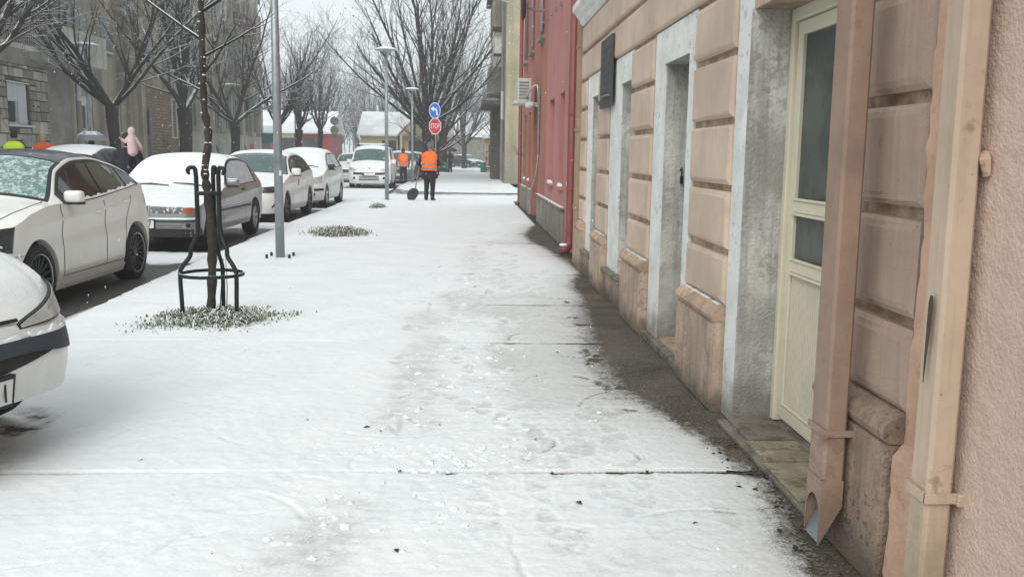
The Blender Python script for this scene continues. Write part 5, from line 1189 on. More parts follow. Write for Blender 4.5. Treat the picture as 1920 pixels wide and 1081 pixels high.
for a in (-7.0, -4.85, -2.9): box('opening', 'dark_open', h, a, a+1.15, 74.97, 74.9995, .5, 2.45)
MB().prism([(-5.55, 2.9), (-3.15, 2.9), (-4.35, 4.2)], 1, 74.3, 74.9).build('front_gable', 'cream_house', h)
for s in (-1, 1): MB().prism([(-4.35, 4.22), (-4.35, 4.38), (-4.35+s*1.5, 2.86), (-4.35+s*1.5, 2.72)], 1, 74.2, 77.6).build('front_gable_roof', 'roof_snow', h)
for x in (-5.5, -3.4): box('porch_post', 'pale_house', h, x, x+.18, 74.35, 74.55, 0, 2.9)
MB().tube([(-5.65, 74.9, 0), (-5.65, 74.9, 2.9)], .06, 6).build('downpipe', 'dark_open', h)
h = gable_house('long_grey_house', 'long grey rendered house under a snowy roof closing the street', -9, 9, 126, 138, 3.9, 7.2, 'conc')
for x in (3.0,): box('door', 'dark_open', h, x, x+.9, 125.97, 125.9995, .2, 2.4)
h = gable_house('far_snowy_house', 'snow-roofed shed far right behind the kiosk', 3.5, 16, 118, 128, 3.6, 6.6, 'mid_grey')
h = gable_house('far_snowy_house', 'pale far house with snowy roof between the red and cream houses', -14, -9.5, 118, 128, 3.2, 5.8, 'pale_house')
box('window', 'dark_open', h, -12.6, -11.6, 117.97, 117.9995, 1.2, 2.4)
# wooded hillside behind
def hill():
    xs = np.linspace(-280, 280, 60); ys = np.linspace(170, 430, 36); X, Y = np.meshgrid(xs, ys)
    Z = -.3+22*sstep(180, 420, Y)*(1+.35*fbm(X*.012, Y*.012, 3))+4*fbm(X*.05, Y*.05, 3)*sstep(180, 240, Y)
    ny, nx = X.shape; i = np.arange(nx*ny).reshape(ny, nx)
    return tag(add('hill', np.stack([X, Y, Z], -1).reshape(-1, 3), np.stack([i[:-1, :-1], i[:-1, 1:], i[1:, 1:], i[1:, :-1]], -1).reshape(-1, 4), 'earth', None, True), kind='structure')
hill()
# ------------------------------------------------------------------ bare trees with snow on the boughs
def tubes(br, sides):
    """br: list of (K,3) points with (K,) radii, same K -> vertex and face arrays"""
    P = np.array([b[0] for b in br]); Rr = np.array([b[1] for b in br]); n, K, _ = P.shape
    D = np.gradient(P, axis=1); D /= np.linalg.norm(D, axis=2, keepdims=True)+1e-9
    up = np.where(np.abs(D[..., 2:3]) > .9, np.array([1., 0, 0]), np.array([0, 0, 1.]))
    U = np.cross(D, up); U /= np.linalg.norm(U, axis=2, keepdims=True)+1e-9; V = np.cross(U, D)
    a = np.arange(sides)*2*math.pi/sides+math.pi/2
    ring = P[:, :, None, :]+Rr[:, :, None, None]*(U[:, :, None, :]*np.cos(a)[None, None, :, None]+V[:, :, None, :]*np.sin(a)[None, None, :, None])
    idx = np.arange(n*K*sides).reshape(n, K, sides); nx = np.roll(idx, -1, axis=2)
    F = np.stack([idx[:, :-1], nx[:, :-1], nx[:, 1:], idx[:, 1:]], -1).reshape(-1, 4)
    return ring.reshape(-1, 3), F
def bez(p, d, L, K, rg, curl=.25, droop=0.0, wob=.08):
    """a bough: starts at p in direction d, bends upward by curl"""
    pts = [p.copy()]; q = p.copy(); d = d/np.linalg.norm(d)
    for k in range(K-1):
        d = d+np.array([0, 0, curl/(K-1)])+rg.normal(size=3)*wob-np.array([0, 0, droop*k/(K-1)]); d /= np.linalg.norm(d); q = q+d*L/(K-1); pts.append(q.copy())
    return np.array(pts)
def make_tree(seed, fork, r0, limbs, length, spread=(15, 65), n2=9, n3=5, curl=.5, trunk_top=None, knob=False, lean=(0, 0), twig_r=.006, sub_ang=(25, 60), leaves=0, t0=.15, wob=.06):
    rg = np.random.default_rng(seed); thick = []; mid = []; thin = []
    tr = np.array([[lean[0]*t+.03*math.sin(t*9+seed), lean[1]*t+.03*math.cos(t*7+seed), fork*t] for t in np.linspace(0, 1, 8)])
    rad = r0*np.array([1.35, 1.1, 1.02, 1.0, .98, 1.0, 1.08, .9 if not knob else 1.15]); thick.append((tr, rad))
    top = tr[-1]
    for i in range(limbs):
        az = 2*math.pi*(i+rg.uniform(-.35, .35))/limbs*(1 if i < limbs else 1)+i*2.4; inc = math.radians(rg.uniform(*spread))
        d = np.array([math.sin(inc)*math.cos(az), math.sin(inc)*math.sin(az), math.cos(inc)]); L = length*rg.uniform(.7, 1.15)*(1.1-.25*inc)
        st = top-np.array([0, 0, rg.uniform(0, .35 if not knob else .15)]); rl = r0*rg.uniform(.28, .5)
        P = bez(st, d, L, 8, rg, curl*inc*1.1, 0, wob); thick.append((P, rl*np.linspace(1.1, .13, 8)))
        for j in range(n2):
            t = t0+(.98-t0)*(j+rg.random()*.7)/n2; k = min(int(t*7), 6); f = t*7-k; p = P[k]*(1-f)+P[k+1]*f; dm = P[k+1]-P[k]; dm /= np.linalg.norm(dm)
            ax = np.cross(dm, rg.normal(size=3)); ax /= np.linalg.norm(ax); ang = math.radians(rg.uniform(*sub_ang)); dd = dm*math.cos(ang)+np.cross(ax, dm)*math.sin(ang)
            dd = dd+np.array([0, 0, .12]); L2 = L*rg.uniform(.22, .42)*(1.15-.6*t); Q = bez(p, dd, L2, 6, rg, .25, 0, .09); r2 = max(twig_r*1.3, rl*(1.05-.9*t)*.5); mid.append((Q, r2*np.linspace(1, .25, 6)))
            for m in range(n3):
                t2 = .2+.8*(m+rg.random())/n3; k2 = min(int(t2*5), 4); f2 = min(t2*5-k2, 1); p2 = Q[k2]*(1-f2)+Q[k2+1]*f2; d2 = Q[k2+1]-Q[k2]; d2 /= np.linalg.norm(d2)+1e-9
                ax = np.cross(d2, rg.normal(size=3)); ax /= np.linalg.norm(ax)+1e-9; ang = math.radians(rg.uniform(25, 65)); dd2 = d2*math.cos(ang)+np.cross(ax, d2)*math.sin(ang)
                L3 = rg.uniform(.35, .95)*length/7; Z = bez(p2, dd2, L3, 4, rg, .15, .3, .18); thin.append((Z, twig_r*np.array([1.1, .9, .7, .4])))
                if rg.random() < .75:
                    k3 = rg.integers(1, 3); Z2 = bez(Z[k3], dd2+rg.normal(size=3)*.6, L3*.6, 4, rg, .15, 0, .15); thin.append((Z2, twig_r*np.array([.8, .7, .55, .35])))
    lv = None
    if leaves:
        tips = [z[0][-1] for z in thin]; sel = rg.choice(len(tips), leaves); V = []; F = []
        for q in sel:
            p = tips[q]; a, b = rg.normal(size=3), rg.normal(size=3); a = a/np.linalg.norm(a)*.05; b = b/np.linalg.norm(b)*.035; i = len(V)
            V += [p-a, p-b*.8, p+a, p+b]; F.append((i, i+1, i+2, i+3))
        lv = (np.array(V), np.array(F))
    return tubes(thick, 8), tubes(mid, 5), tubes(thin, 3), lv
def tree_obj(name, label, loc, data, group, rz=0, barks=('bark', 'bark_thin'), cat='tree'):
    t = empty(name, loc, label, cat, group)
    n = lambda p: p+np.array(wloc(t))
    a, b, c_, lv = data
    add('trunk', n(a[0]), a[1], barks[0], t, True)
    tag(add('boughs', n(b[0]), b[1], barks[1], t, True), kind='stuff'); tag(add('twigs', n(c_[0]), c_[1], barks[1], t, False), kind='stuff')
    if lv is not None: tag(add('withered_leaves', n(lv[0]), lv[1], 'leaf_dead', t), kind='stuff')
    t.rotation_euler = (0, 0, rz); return t
G_OPP = 'street trees across the road'
T1 = make_tree(3, 2.72, .17, 8, 6.5, (20, 78), 16, 6, .75, knob=True, twig_r=.007, wob=.10)
T2 = make_tree(11, 3.0, .24, 9, 7.0, (12, 68), 14, 6, .7, knob=True, twig_r=.008, wob=.10)
tree_obj('street_tree', 'bare forked tree with snowy arching boughs beside the tall lamp post, across the road', (-10.95, 29.0, .03), T1, G_OPP, R(20))
tree_obj('street_tree', 'stout bare tree with a knobbly dark trunk in front of the brick patch', (-11.05, 36.5, .03), T2, G_OPP, R(100))
def tcopy(src_label, name, label, loc, rz, sc, group):
    s = [o for o in bpy.data.objects if o.get('label') == src_label][0]; c_ = copy_tree(s); c_.location = loc; c_.rotation_euler = (0, 0, rz); c_.scale = (sc, sc, sc); c_['label'] = label; c_['group'] = group; return c_
LA = 'bare forked tree with snowy arching boughs beside the tall lamp post, across the road'; LB = 'stout bare tree with a knobbly dark trunk in front of the brick patch'
tcopy(LA, 'street_tree', 'bare tree at the left edge whose snowy boughs reach into the picture', (-11.3, 20.6, .03), R(205), 1.0, G_OPP)
tcopy(LB, 'street_tree', 'bare tree with a snow-plastered fork behind the lamp post by the grey-beige block', (-11.2, 44.8, .03), R(215), .92, G_OPP)
tcopy(LA, 'street_tree', 'thin bare tree showing just left of the grey lamp pole', (-10.86, 53, .03), R(140), 1.05, G_OPP)
tcopy(LB, 'street_tree', 'bare tree with a straight trunk in front of the red low house sign', (-11.03, 60.5, .03), R(300), .95, G_OPP)
tcopy(LA, 'street_tree', 'bare tree with a cup-shaped crown nearest the two round signs', (-10.85, 68, .03), R(80), 1.1, G_OPP)
G_NEAR = 'large bare trees on the pavement beyond the crossing'
T3 = make_tree(21, 2.9, .24, 17, 10.0, (5, 66), 17, 7, .28, twig_r=.008, sub_ang=(18, 45), leaves=700, t0=.30, wob=.07)
T4 = make_tree(33, 2.9, .30, 14, 9.5, (8, 56), 12, 5, .35, twig_r=.010, sub_ang=(18, 48), leaves=500, t0=.32, wob=.08)
T7 = make_tree(71, 4.6, .2, 8, 6, (8, 40), 9, 4, .3, twig_r=.010, t0=.3)
tree_obj('plane_tree', 'great bare tree fanning out behind the blue and red road signs', (-2.28, 50.5, 0), T3, G_NEAR, R(10))
tree_obj('plane_tree', 'large bare tree beside the person under the dark umbrella', (-1.95, 71.5, 0), T4, G_NEAR, R(70), ('bark', 'bark_thin'))
LC = 'great bare tree fanning out behind the blue and red road signs'; LD = 'large bare tree beside the person under the dark umbrella'
tcopy(LC, 'plane_tree', 'bare tree half hidden behind the worker holding the shovel', (-2.05, 60, 0), R(130), .55, G_NEAR)
tcopy(LD, 'plane_tree', 'bare tree farther along the pavement left of the kiosk', (-.4, 92, 0), R(40), .8, G_NEAR)
tree_obj('plane_tree', 'bare tree with a plain trunk standing before the cream house front gable', (-4.4, 73.2, 0), T7, G_NEAR)
# trees of the far background
T5 = make_tree(51, 3.0, .2, 9, 7.5, (10, 55), 10, 4, .4, twig_r=.020)
T6 = make_tree(57, 2.0, .2, 11, 8.0, (5, 45), 10, 4, .4, twig_r=.022)
G_FAR = 'bare trees of the wooded background'
SH = 'bare tree of the hazy wood beyond the houses'
fx = [(-16, 103), (-11.5, 108), (-8.5, 100), (-13.5, 116), (3.5, 112), (6.5, 120), (-22, 110), (-6, 116), (-2.5, 141), (2.5, 143), (7, 140), (-9, 140), (-14, 143), (-19, 138), (-25, 128), (-26, 150), (-5, 155), (10, 150), (-20, 165), (-12, 168), (0, 170), (-30, 170), (-36, 160), (8, 172)]
far0 = tree_obj('background_tree', SH, (fx[0][0], fx[0][1], 0), T5, G_FAR, 0, ('bark_far', 'bark_far'))
far1 = tree_obj('background_tree', SH, (fx[1][0], fx[1][1], 0), T6, G_FAR, 0, ('bark_far', 'bark_far'))
for k, (x, y) in enumerate(fx[2:]):
    c_ = copy_tree((far0, far1)[k % 2]); s = random.uniform(.85, 1.25)*(1 if y < 130 else 1.25); c_.location = (x, y, -.1); c_.rotation_euler = (0, 0, k*1.3); c_.scale = (s, s, s*1.05)
# hillside wood: one mass of simple bare stems and boughs
def wood():
    rg = np.random.default_rng(5); br = []
    for k in range(900):
        x, y = rg.uniform(-130, 60), rg.uniform(178, 330); zb = 22*float(sstep(180, 420, y))*.9-1; h = rg.uniform(7, 12)
        p0 = np.array([x, y, zb]); br.append((np.array([p0, p0+[rg.normal()*.2, 0, h*.5], p0+[rg.normal()*.6, 0, h]]), np.array([.16, .11, .04])))
        for j in range(9):
            t = rg.uniform(.25, .9); s = p0+np.array([0, 0, h*t]); d = np.array([rg.normal(), rg.normal()*.5, rg.uniform(.6, 1.6)]); d = d/np.linalg.norm(d)*h*rg.uniform(.18, .35)
            br.append((np.array([s, s+d*.5+[0, 0, .1], s+d]), np.array([.07, .05, .03])))
    v, f = tubes(br, 3); return add('hillside_wood', v, f, 'bark_far')
tag(wood(), 'hazy bare wood covering the hillside behind the houses', 'wood', kind='stuff')
# young tree in its guard
yt = empty('young_tree', (-2.205, 7.80, 0), 'slender young tree with snow-flecked trunk inside the iron guard', 'tree')
def young():
    X0, Y0 = -2.205, 7.80
    tp = smooth_curve([(X0, Y0, 0), (X0+.025, Y0, .4), (X0+.03, Y0, .75), (X0+.005, Y0+.01, 1.1), (X0-.005, Y0, 1.28), (X0+.03, Y0+.01, 1.55), (X0+.008, Y0, 1.8), (X0+.006, Y0, 2.2), (X0+.01, Y0, 2.65), (X0-.02, Y0, 3.3), (X0-.05, Y0, 4.4)], 60)
    rr = [.039-.019*i/len(tp)+.0045*math.sin(i*1.7)+.003*math.sin(i*4.1) for i in range(len(tp))]
    rr[0] = .055
    MB().tube(tp, rr, 10).build('trunk', 'bark_young', yt, True)
    rg = np.random.default_rng(9); th = []; tw = []
    for z, az, inc, L in ((2.55, .1, 55, 1.4), (2.35, 2.9, 60, 1.2), (2.75, 3.3, 35, 1.6), (2.9, -.4, 45, 1.5), (3.1, 1.8, 40, 1.5), (3.2, 4.4, 45, 1.4), (3.4, .4, 35, 1.4), (2.62, .3, 50, .9), (2.2, .2, 62, .7), (1.9, 2.7, 70, .35), (2.05, .1, 40, .5)):
        i = min(range(len(tp)), key=lambda q: abs(tp[q].z-z)); p = np.array(tp[i]); n_ = math.radians(inc); d = np.array([math.sin(n_)*math.cos(az), math.sin(n_)*math.sin(az), math.cos(n_)]); P = bez(p, d, L, 7, rg, .3, 0, .05); th.append((P, np.linspace(.013, .004, 7)*(.6+.4*min(L, 1.3))))
        for j in range(4): k = rg.integers(1, 6); tw.append((bez(P[k], d+rg.normal(size=3)*.7, L*.35, 4, rg, .2), np.array([.005, .0045, .0035, .002])))
    a = tubes(th, 6); b = tubes(tw, 4); tag(add('boughs', a[0], a[1], 'bark_thin', yt, True), kind='stuff'); tag(add('twigs', b[0], b[1], 'bark_thin', yt), kind='stuff')
    s = MB()
    for k in range(60):
        i = random.randrange(22, 56); p = tp[i]; a_ = random.uniform(-2.9, -.2); s.blob((p.x+math.cos(a_)*rr[i]*.95, p.y+math.sin(a_)*rr[i]*.95, p.z), random.uniform(.003, .010), (1.3, 1, .7), 6, 4, .4)
    tag(s.build('snow_flecks', 'snow_lump', yt), kind='stuff')
    for k in range(2): MB().tube([(X0+.10+.06*k, Y0-.1, 0), (X0+.13+.05*k, Y0-.12, .3), (X0+.16+.02*k, Y0-.14, .55)], [.005, .004, .002], 5).build('sucker', 'bark_thin', yt)
young()
# iron guard
gd = empty('tree_guard', (-2.17, 7.76, 0), 'dark green iron tree guard with scrolled tops and two rings', 'tree guard')
def guard():
    cx_, cy_ = -2.17, 7.76
    for az in (R(195), R(-25), R(85)):
        f = lambda r, z: (cx_+r*math.cos(az), cy_+r*math.sin(az), z)
        prof = [(.245, 0), (.25, .2), (.255, .40), (.235, .47), (.17, .56), (.165, .62), (.125, .70), (.102, .78), (.100, 1.0), (.100, 1.22)]
        scroll = [(.100, 1.22)]+[(.142-.042*math.cos(t), 1.26+.05*math.sin(t)) for t in np.linspace(0, 1.0, 3)[1:]]+[(.142+(.044-.004*k)*math.cos(math.pi-k*.55), 1.265+(.05-.005*k)*math.sin(math.pi-k*.55)) for k in range(2, 9)]
        MB().tube([f(*p) for p in smooth_curve([(a, b, 0) for a, b in prof], 30) and [(q[0], q[1]) for q in smooth_curve([(a, b, 0) for a, b in prof], 36)]]+[f(*p) for p in scroll[1:]], .019, 8).build('upright', 'iron', gd, True)
    for z, r_, hh_ in ((.405, .262, .014), (1.085, .096, .014)):
        m = MB(); n = 40; vs = []
        for k in range(n):
            a = 2*math.pi*k/n
            for dr, dz in ((-.006, -hh_), (.006, -hh_), (.006, hh_), (-.006, hh_)): vs.append((cx_+(r_+dr)*math.cos(a), cy_+(r_+dr)*math.sin(a), z+dz))
        m.poly(vs, [(k*4+j, k*4+(j+1) % 4, ((k+1) % n)*4+(j+1) % 4, ((k+1) % n)*4+j) for k in range(n) for j in range(4)]); m.build('ring', 'iron', gd)
        if z < .5: MB().blob((cx_-.02, cy_-r_-.012, z), .014).build('bolt', 'iron', gd, True)
guard()
# tufts of grass poking through
def tuft(name, label, cx_, cy_, rx, ry, n, hmax, dry=.15, snowy=.35):
    vs = []; fs = []; fm = []; clump = [(random.gauss(0, .45), random.gauss(0, .45)) for _ in range(14)]
    for k in range(n):
        c0 = random.choice(clump); gx, gy = c0[0]+random.gauss(0, .2), c0[1]+random.gauss(0, .2); q = min(1, math.hypot(gx, gy)); x, y = cx_+rx*gx, cy_+ry*gy
        h = hmax*random.uniform(.25, 1)**1.3*(1.2-q*.8); w = random.uniform(.0022, .005)*(hmax/.085)**.5
        b = random.random()*6.28; bx, by = math.cos(b), math.sin(b); l = random.uniform(.3, 1.5)*h; i = len(vs)
        vs += [(x-by*w, y+bx*w, .0), (x+by*w, y-bx*w, .0), (x+bx*l*.4+by*w, y+by*l*.4-bx*w, h*.8), (x+bx*l*.4-by*w, y+by*l*.4+bx*w, h*.8), (x+bx*l, y+by*l, h*.65)]
        r_ = random.random(); fs += [(i, i+1, i+2, i+3), (i+3, i+2, i+4)]; fm += [2 if r_ < snowy else 1 if r_ < snowy+dry else 0]*2
    return tag(add(name, vs, fs, 'grass', mats=['grass', 'grass_dry', 'snow_lump'], fm=fm), label, 'grass', kind='stuff')
tuft('grass_tuft', 'snowy green grass growing round the foot of the young tree', -2.14, 7.72, .60, .50, 3000, .16, .16, .15)
tuft('grass_tuft', 'sparse snowy blades left of the tree guard', -2.62, 7.5, .3, .4, 160, .07)
tuft('grass_tuft', 'flattened dry grass in the tree pit beyond the grey lamp pole', -2.25, 16.1, .66, .9, 2000, .2, .4, .15)
tuft('grass_tuft', 'dark weed clump in the snow before the far lamp post', -2.38, 24.1, .20, .45, 500, .22, .1, .12)
tuft('grass_tuft', 'thin weeds round the foot of the far lamp post', -2.2, 24.3, .6, .5, 120, .06, .3)
# ------------------------------------------------------------------ lamp posts, signs
def lamp(name, label, x, y, z, h, r0, r1, disc, group, plate=True, sticker=False):
    l = empty(name, (x, y, z), label, 'street lamp', group)
    MB().tube([(x, y, z), (x, y, z+h*.5), (x, y, z+h)], [r0, (r0+r1)/2, r1], 14).build('pole', 'gable_metal', l, True)
    d = disc; MB().lathe([(.001, h-.02), (r1*1.5, h-.02), (r1*1.7, h+.03), (d*.75, h+.06), (d, h+.085), (d*.98, h+.10), (d*.5, h+.13), (.001, h+.14)], 24, (x, y, z)).build('lamp_head', 'lamp_grey', l, True)
    MB().lathe([(d*.97, h+.098), (d*.96, h+.12), (d*.6, h+.165), (.001, h+.18)], 24, (x, y, z)).build('snow_cap', 'snow_lump', l, True)
    MB().lathe([(.001, h+.055), (d*.72, h+.058)], 20, (x, y, z)).build('lens', 'plate', l)
    if plate:
        box('base_plate', 'snow_lump', l, x-.2, x+.2, y-.2, y+.2, z, z+.022, bev=.004)
        for sx in (-1, 1):
            for sy in (-1, 1): MB().tube([(x+sx*.15, y+sy*.15, z+.0225), (x+sx*.15, y+sy*.15, z+.075)], .018, 8).build('anchor_bolt', 'black', l)
        MB().box(x+.022, x+.05, y-.064, y-.05, z+1.12, z+1.19).build('sticker', 'plate', l)
    return l
G_L = 'street lamps along the pavement'
lamp('street_lamp', 'grey galvanised lamp pole on a bolted base plate beside the parked cars', -2.54, 12.38, 0, 4.5, .062, .046, .34, G_L)
lamp('street_lamp', 'slim lamp post with a flat snowy head near the worker with the shovel', -2.48, 28.05, 0, 4.4, .062, .046, .34, G_L, plate=False)
lamp('street_lamp', 'far slim lamp post left of the blue arrow sign', -2.72, 44.8, 0, 4.4, .062, .046, .34, G_L, plate=False)
G_L2 = 'street lamps across the road'
lamp('street_lamp', 'lamp post with a snowy saucer head in front of the stone-clad block', -11.92, 29.6, .03, 4.5, .07, .05, .42, G_L2, plate=False)
lamp('street_lamp', 'lamp post with a snowy saucer head in front of the grey-beige block', -11.63, 46, .03, 4.5, .07, .05, .42, G_L2, plate=False)
lamp('street_lamp', 'distant lamp post with a snowy head before the red low house', -11.43, 61.5, .03, 4.5, .07, .05, .42, G_L2, plate=False)
# mandatory left + stop
sg = empty('sign_post', (-1.58, 43.9, 0), 'grey post with a blue left-arrow disc above a red stop octagon', 'sign')
MB().tube([(-1.56, 43.95, 0), (-1.56, 43.95, 3.85)], .032, 10).build('post', 'gable_metal', sg)
def disc(parent, name, cx_, y, cz, r, n, mat, t=.02, rot=0, sx=1):
    pts = [(cx_+r*sx*math.cos(rot+2*math.pi*k/n), cz+r*math.sin(rot+2*math.pi*k/n)) for k in range(n)]; return MB().prism(pts, 1, y-t, y).build(name, mat, parent)
def tilt(x): return x
b_ = disc(sg, 'arrow_disc', -1.60, 43.90, 3.46, .375, 36, 'white_paint', sx=.72); disc(b_, 'blue_face', -1.60, 43.879, 3.46, .34, 36, 'sign_blue', .004, sx=.72)
ar = MB(); pts = smooth_curve([(-1.50, 3.24, 0), (-1.505, 3.40, 0), (-1.54, 3.50, 0), (-1.62, 3.53, 0), (-1.66, 3.535, 0)], 16); w_ = .042
L_ = []; R_ = []
for i, p in enumerate(pts):
    d = (pts[min(i+1, len(pts)-1)]-pts[max(i-1, 0)]).normalized(); L_.append((p.x-d.y*w_*.8, p.y+d.x*w_)); R_.append((p.x+d.y*w_*.8, p.y-d.x*w_))
ar.prism(L_+R_[::-1], 1, 43.872, 43.8745); ar.prism([(-1.645, 3.66), (-1.645, 3.41), (-1.79, 3.535)], 1, 43.872, 43.8745); ar.build('arrow', 'white_paint', b_)
o_ = disc(sg, 'stop_octagon', -1.585, 43.90, 2.73, .41, 8, 'white_paint', rot=math.pi/8, sx=.75); disc(o_, 'red_face', -1.585, 43.879, 2.73, .37, 8, 'sign_red', .004, math.pi/8, .75)
text_mesh('lettering', 'STOP', .25, 'white_paint', o_, Matrix.Translation((-1.585+1.58, 43.873-43.9, 2.73)) @ Matrix.Rotation(R(90), 4, 'X') @ Matrix.Diagonal((.72, 1.3, 1, 1)), .001)
# the two round signs seen from behind
s2 = empty('sign_post', (-10.67, 74, 0), 'post with two grey round signs seen from behind, far left', 'sign')
MB().tube([(-10.67, 74, 0), (-10.67, 74, 4.3)], .04, 8).build('post', 'mid_grey', s2)
for z in (3.9, 3.2): disc(s2, 'sign_disc', -10.67, 73.95, z, .33, 24, 'mid_grey')
box('sign_plate', 'mid_grey', s2, -11.02, -10.32, 73.93, 73.95, 2.55, 2.8)
bo = empty('bin', (1.25, 72.9, 0), 'small teal litter bin beside the kiosk', 'bin'); MB().lathe([(.001, 0), (.2, 0), (.23, .8), (.24, .82), (.2, .83), (.001, .8)], 12, (1.18, 73.2, 0)).build('drum', 'teal', bo); MB().lathe([(.2, .835), (.15, .9), (.001, .92)], 12, (1.18, 73.2, 0)).build('snow_cap', 'snow_lump', bo, True)

# ------------------------------------------------------------------ people: capsules along the limbs fused into one skin
def fuse(caps, voxel=.012, name='body', parent=None, smooth_it=3):
    """caps: (p0, p1, r0, r1, material). One continuous remeshed surface, coloured by nearest capsule"""
    m = MB()
    for p0, p1, r0, r1, _ in caps:
        p0, p1 = Vector(p0), Vector(p1); k = 5; pts = []; rad = []; d = (p1-p0); L = d.length; d = d/L if L > 1e-6 else Vector((0, 0, 1))
        for i in range(k): t = math.pi/2*i/(k-1)*.98; pts.append(p0-d*r0*math.cos(t+.02)); rad.append(max(r0*math.sin(t+.02), .0005))
        for i in range(k): t = math.pi/2*i/(k-1)*.98; pts.append(p1+d*r1*math.sin(t)); rad.append(max(r1*math.cos(t), .0005))
        m.tube(pts, rad, 12)
    o = add('tmp', m.v, m.f, 'black'); md = o.modifiers.new('r', 'REMESH'); md.mode = 'VOXEL'; md.voxel_size = voxel; sm = o.modifiers.new('s', 'SMOOTH'); sm.iterations = smooth_it; sm.factor = .5
    me = bpy.data.meshes.new_from_object(o.evaluated_get(bpy.context.evaluated_depsgraph_get())); bpy.data.objects.remove(o)
    me.materials.clear(); names = []
    for c_ in caps:
        if c_[4] not in names: names.append(c_[4]); me.materials.append(M[c_[4]])
    n = len(me.polygons); C = np.empty(n*3, np.float32); me.polygons.foreach_get('center', C); C = C.reshape(-1, 3)
    best = np.full(n, 1e9); mi = np.zeros(n, np.int32)
    for p0, p1, r0, r1, mt in caps:
        a, b = np.array(p0), np.array(p1); ab = b-a; t = np.clip(((C-a)@ab)/max(ab@ab, 1e-9), 0, 1); d = np.linalg.norm(C-(a+t[:, None]*ab), axis=1)-(r0+(r1-r0)*t); s = d < best; best[s] = d[s]; mi[s] = names.index(mt)
    me.polygons.foreach_set('material_index', mi); me.polygons.foreach_set('use_smooth', np.ones(n, bool))
    o = bpy.data.objects.new(name, me); COL.objects.link(o); o.parent = parent; me.name = name; return o
def hand(w, dirv, side, mat, palm_n):
    """palm and five fingers from wrist w along dirv; side = thumb direction; fingers curl towards palm_n"""
    w, d, s, pn_ = Vector(w), Vector(dirv).normalized(), Vector(side).normalized(), Vector(palm_n).normalized(); c_ = [(w, w+d*.085, .030, .036, mat)]
    for k, (o, l) in enumerate(((.030, .070), (.011, .080), (-.009, .074), (-.027, .058))):
        b = w+d*.09+s*o; m1 = b+d*l*.5+pn_*l*.12; m2 = m1+d*l*.25+pn_*l*.42; c_ += [(b, m1, .0095, .009, mat), (m1, m2, .009, .0075, mat)]
    t0 = w+d*.03+s*.03; t1 = t0+s*.03+d*.03+pn_*.015; c_ += [(t0, t1, .012, .010, mat), (t1, t1+d*.025+pn_*.02, .010, .008, mat)]
    return c_
def person(root, h=1.76, lean=0, legs=((-.1, 0), (.1, 0)), arms=None, jacket='cloth_black', trousers='cloth_black', hairm='hair', hat=None, skirt=0, vox=.012, yaw_head=0, coat_len=0, bulk=1.0):
    """faces +y locally (so we see the back); legs: foot (x, y) offsets"""
    k = h/1.76; c_ = []; hip = .90*k; sh = 1.43*k; ly = lean
    sp = lambda t: (0, ly*t, hip+(sh-hip)*t)
    for i, (fx_, fy) in enumerate(legs):
        sx = -1 if i == 0 else 1; H = (sx*.085, 0, hip); kn = (fx_*.6+sx*.035, fy*.45+.03, .48*k); an = (fx_, fy-.01, .09)
        c_ += [(H, kn, .100*bulk, .078*bulk, trousers), (kn, an, .076*bulk, .062, trousers), ((fx_, fy-.03, .045), (fx_+sx*.02, fy+.16, .035), .045, .038, 'shoe')]
    c_ += [((-.06, 0, hip), (.06, 0, hip), .115*bulk, .115*bulk, trousers), ((0, 0, hip+.06), sp(.45), .135*bulk, .14*bulk, jacket), (sp(.4), sp(.85), .14*bulk, .15*bulk, jacket), ((-.12, ly, sh-.05), (.12, ly, sh-.05), .095*bulk, .095*bulk, jacket), ((-.09, ly*.7, sh-.22), (.09, ly*.7, sh-.22), .115*bulk, .115*bulk, jacket)]
    if coat_len: c_ += [((-.07, 0, hip+.02), (-.06, 0, hip-coat_len), .12, .13, jacket), ((.07, 0, hip+.02), (.06, 0, hip-coat_len), .12, .13, jacket)]
    nk = Vector((0, ly, sh+.02)); hd = Vector((0, ly+.03, sh+.19*k)); c_ += [(nk, hd, .055, .06, 'skin')]
    for i, (el, wr, hm) in enumerate(arms):
        s0 = ((-1 if i == 0 else 1)*.185, ly, sh-.045); c_ += [(s0, el, .068*bulk, .052*bulk, jacket), (el, wr, .052*bulk, .040, jacket)]
        d = (Vector(wr)-Vector(el)).normalized(); c_ += hand(wr, d, Vector((1 if i == 0 else -1, .4, 0)), hm, Vector((0, .6, .2))-d*.2)
    c_ += [(hd+Vector((0, 0, -.03)), hd+Vector((0, .01, .055)), .078, .092, 'skin'), (hd+Vector((0, .06, -.06)), hd+Vector((0, .075, -.055)), .045, .040, 'skin'), (hd+Vector((0, .098, .0)), hd+Vector((0, .112, -.02)), .010, .016, 'skin'),
           (hd+Vector((-.088, 0, -.005)), hd+Vector((-.088, .01, .02)), .016, .016, 'skin'), (hd+Vector((.088, 0, -.005)), hd+Vector((.088, .01, .02)), .016, .016, 'skin')]
    b_ = fuse(c_, vox, 'body', root)
    e = MB()
    for s in (-1, 1): e.blob((s*.033, hd.y+.088, hd.z+.012), .010, (1.2, .6, .8), 6, 4)
    e.build('eyes', 'ink', root); MB().blob((0, hd.y+.105, hd.z-.055), .012, (2.0, .5, .5), 8, 4).build('mouth', 'sign_red', root)
    hc = [(hd+Vector((0, -.018, .02)), hd+Vector((0, .0, .075)), .092, .088, hat or hairm)]
    if hat: hc.append((hd+Vector((0, -.01, .07)), hd+Vector((0, -.03, .115)), .085, .05, hat))
    else: hc += [(hd+Vector((0, -.05, -.04)), hd+Vector((0, -.03, .04)), .065, .08, hairm)]
    fuse(hc, .01, 'hat' if hat else 'hair', root)
    return hd, sh, hip
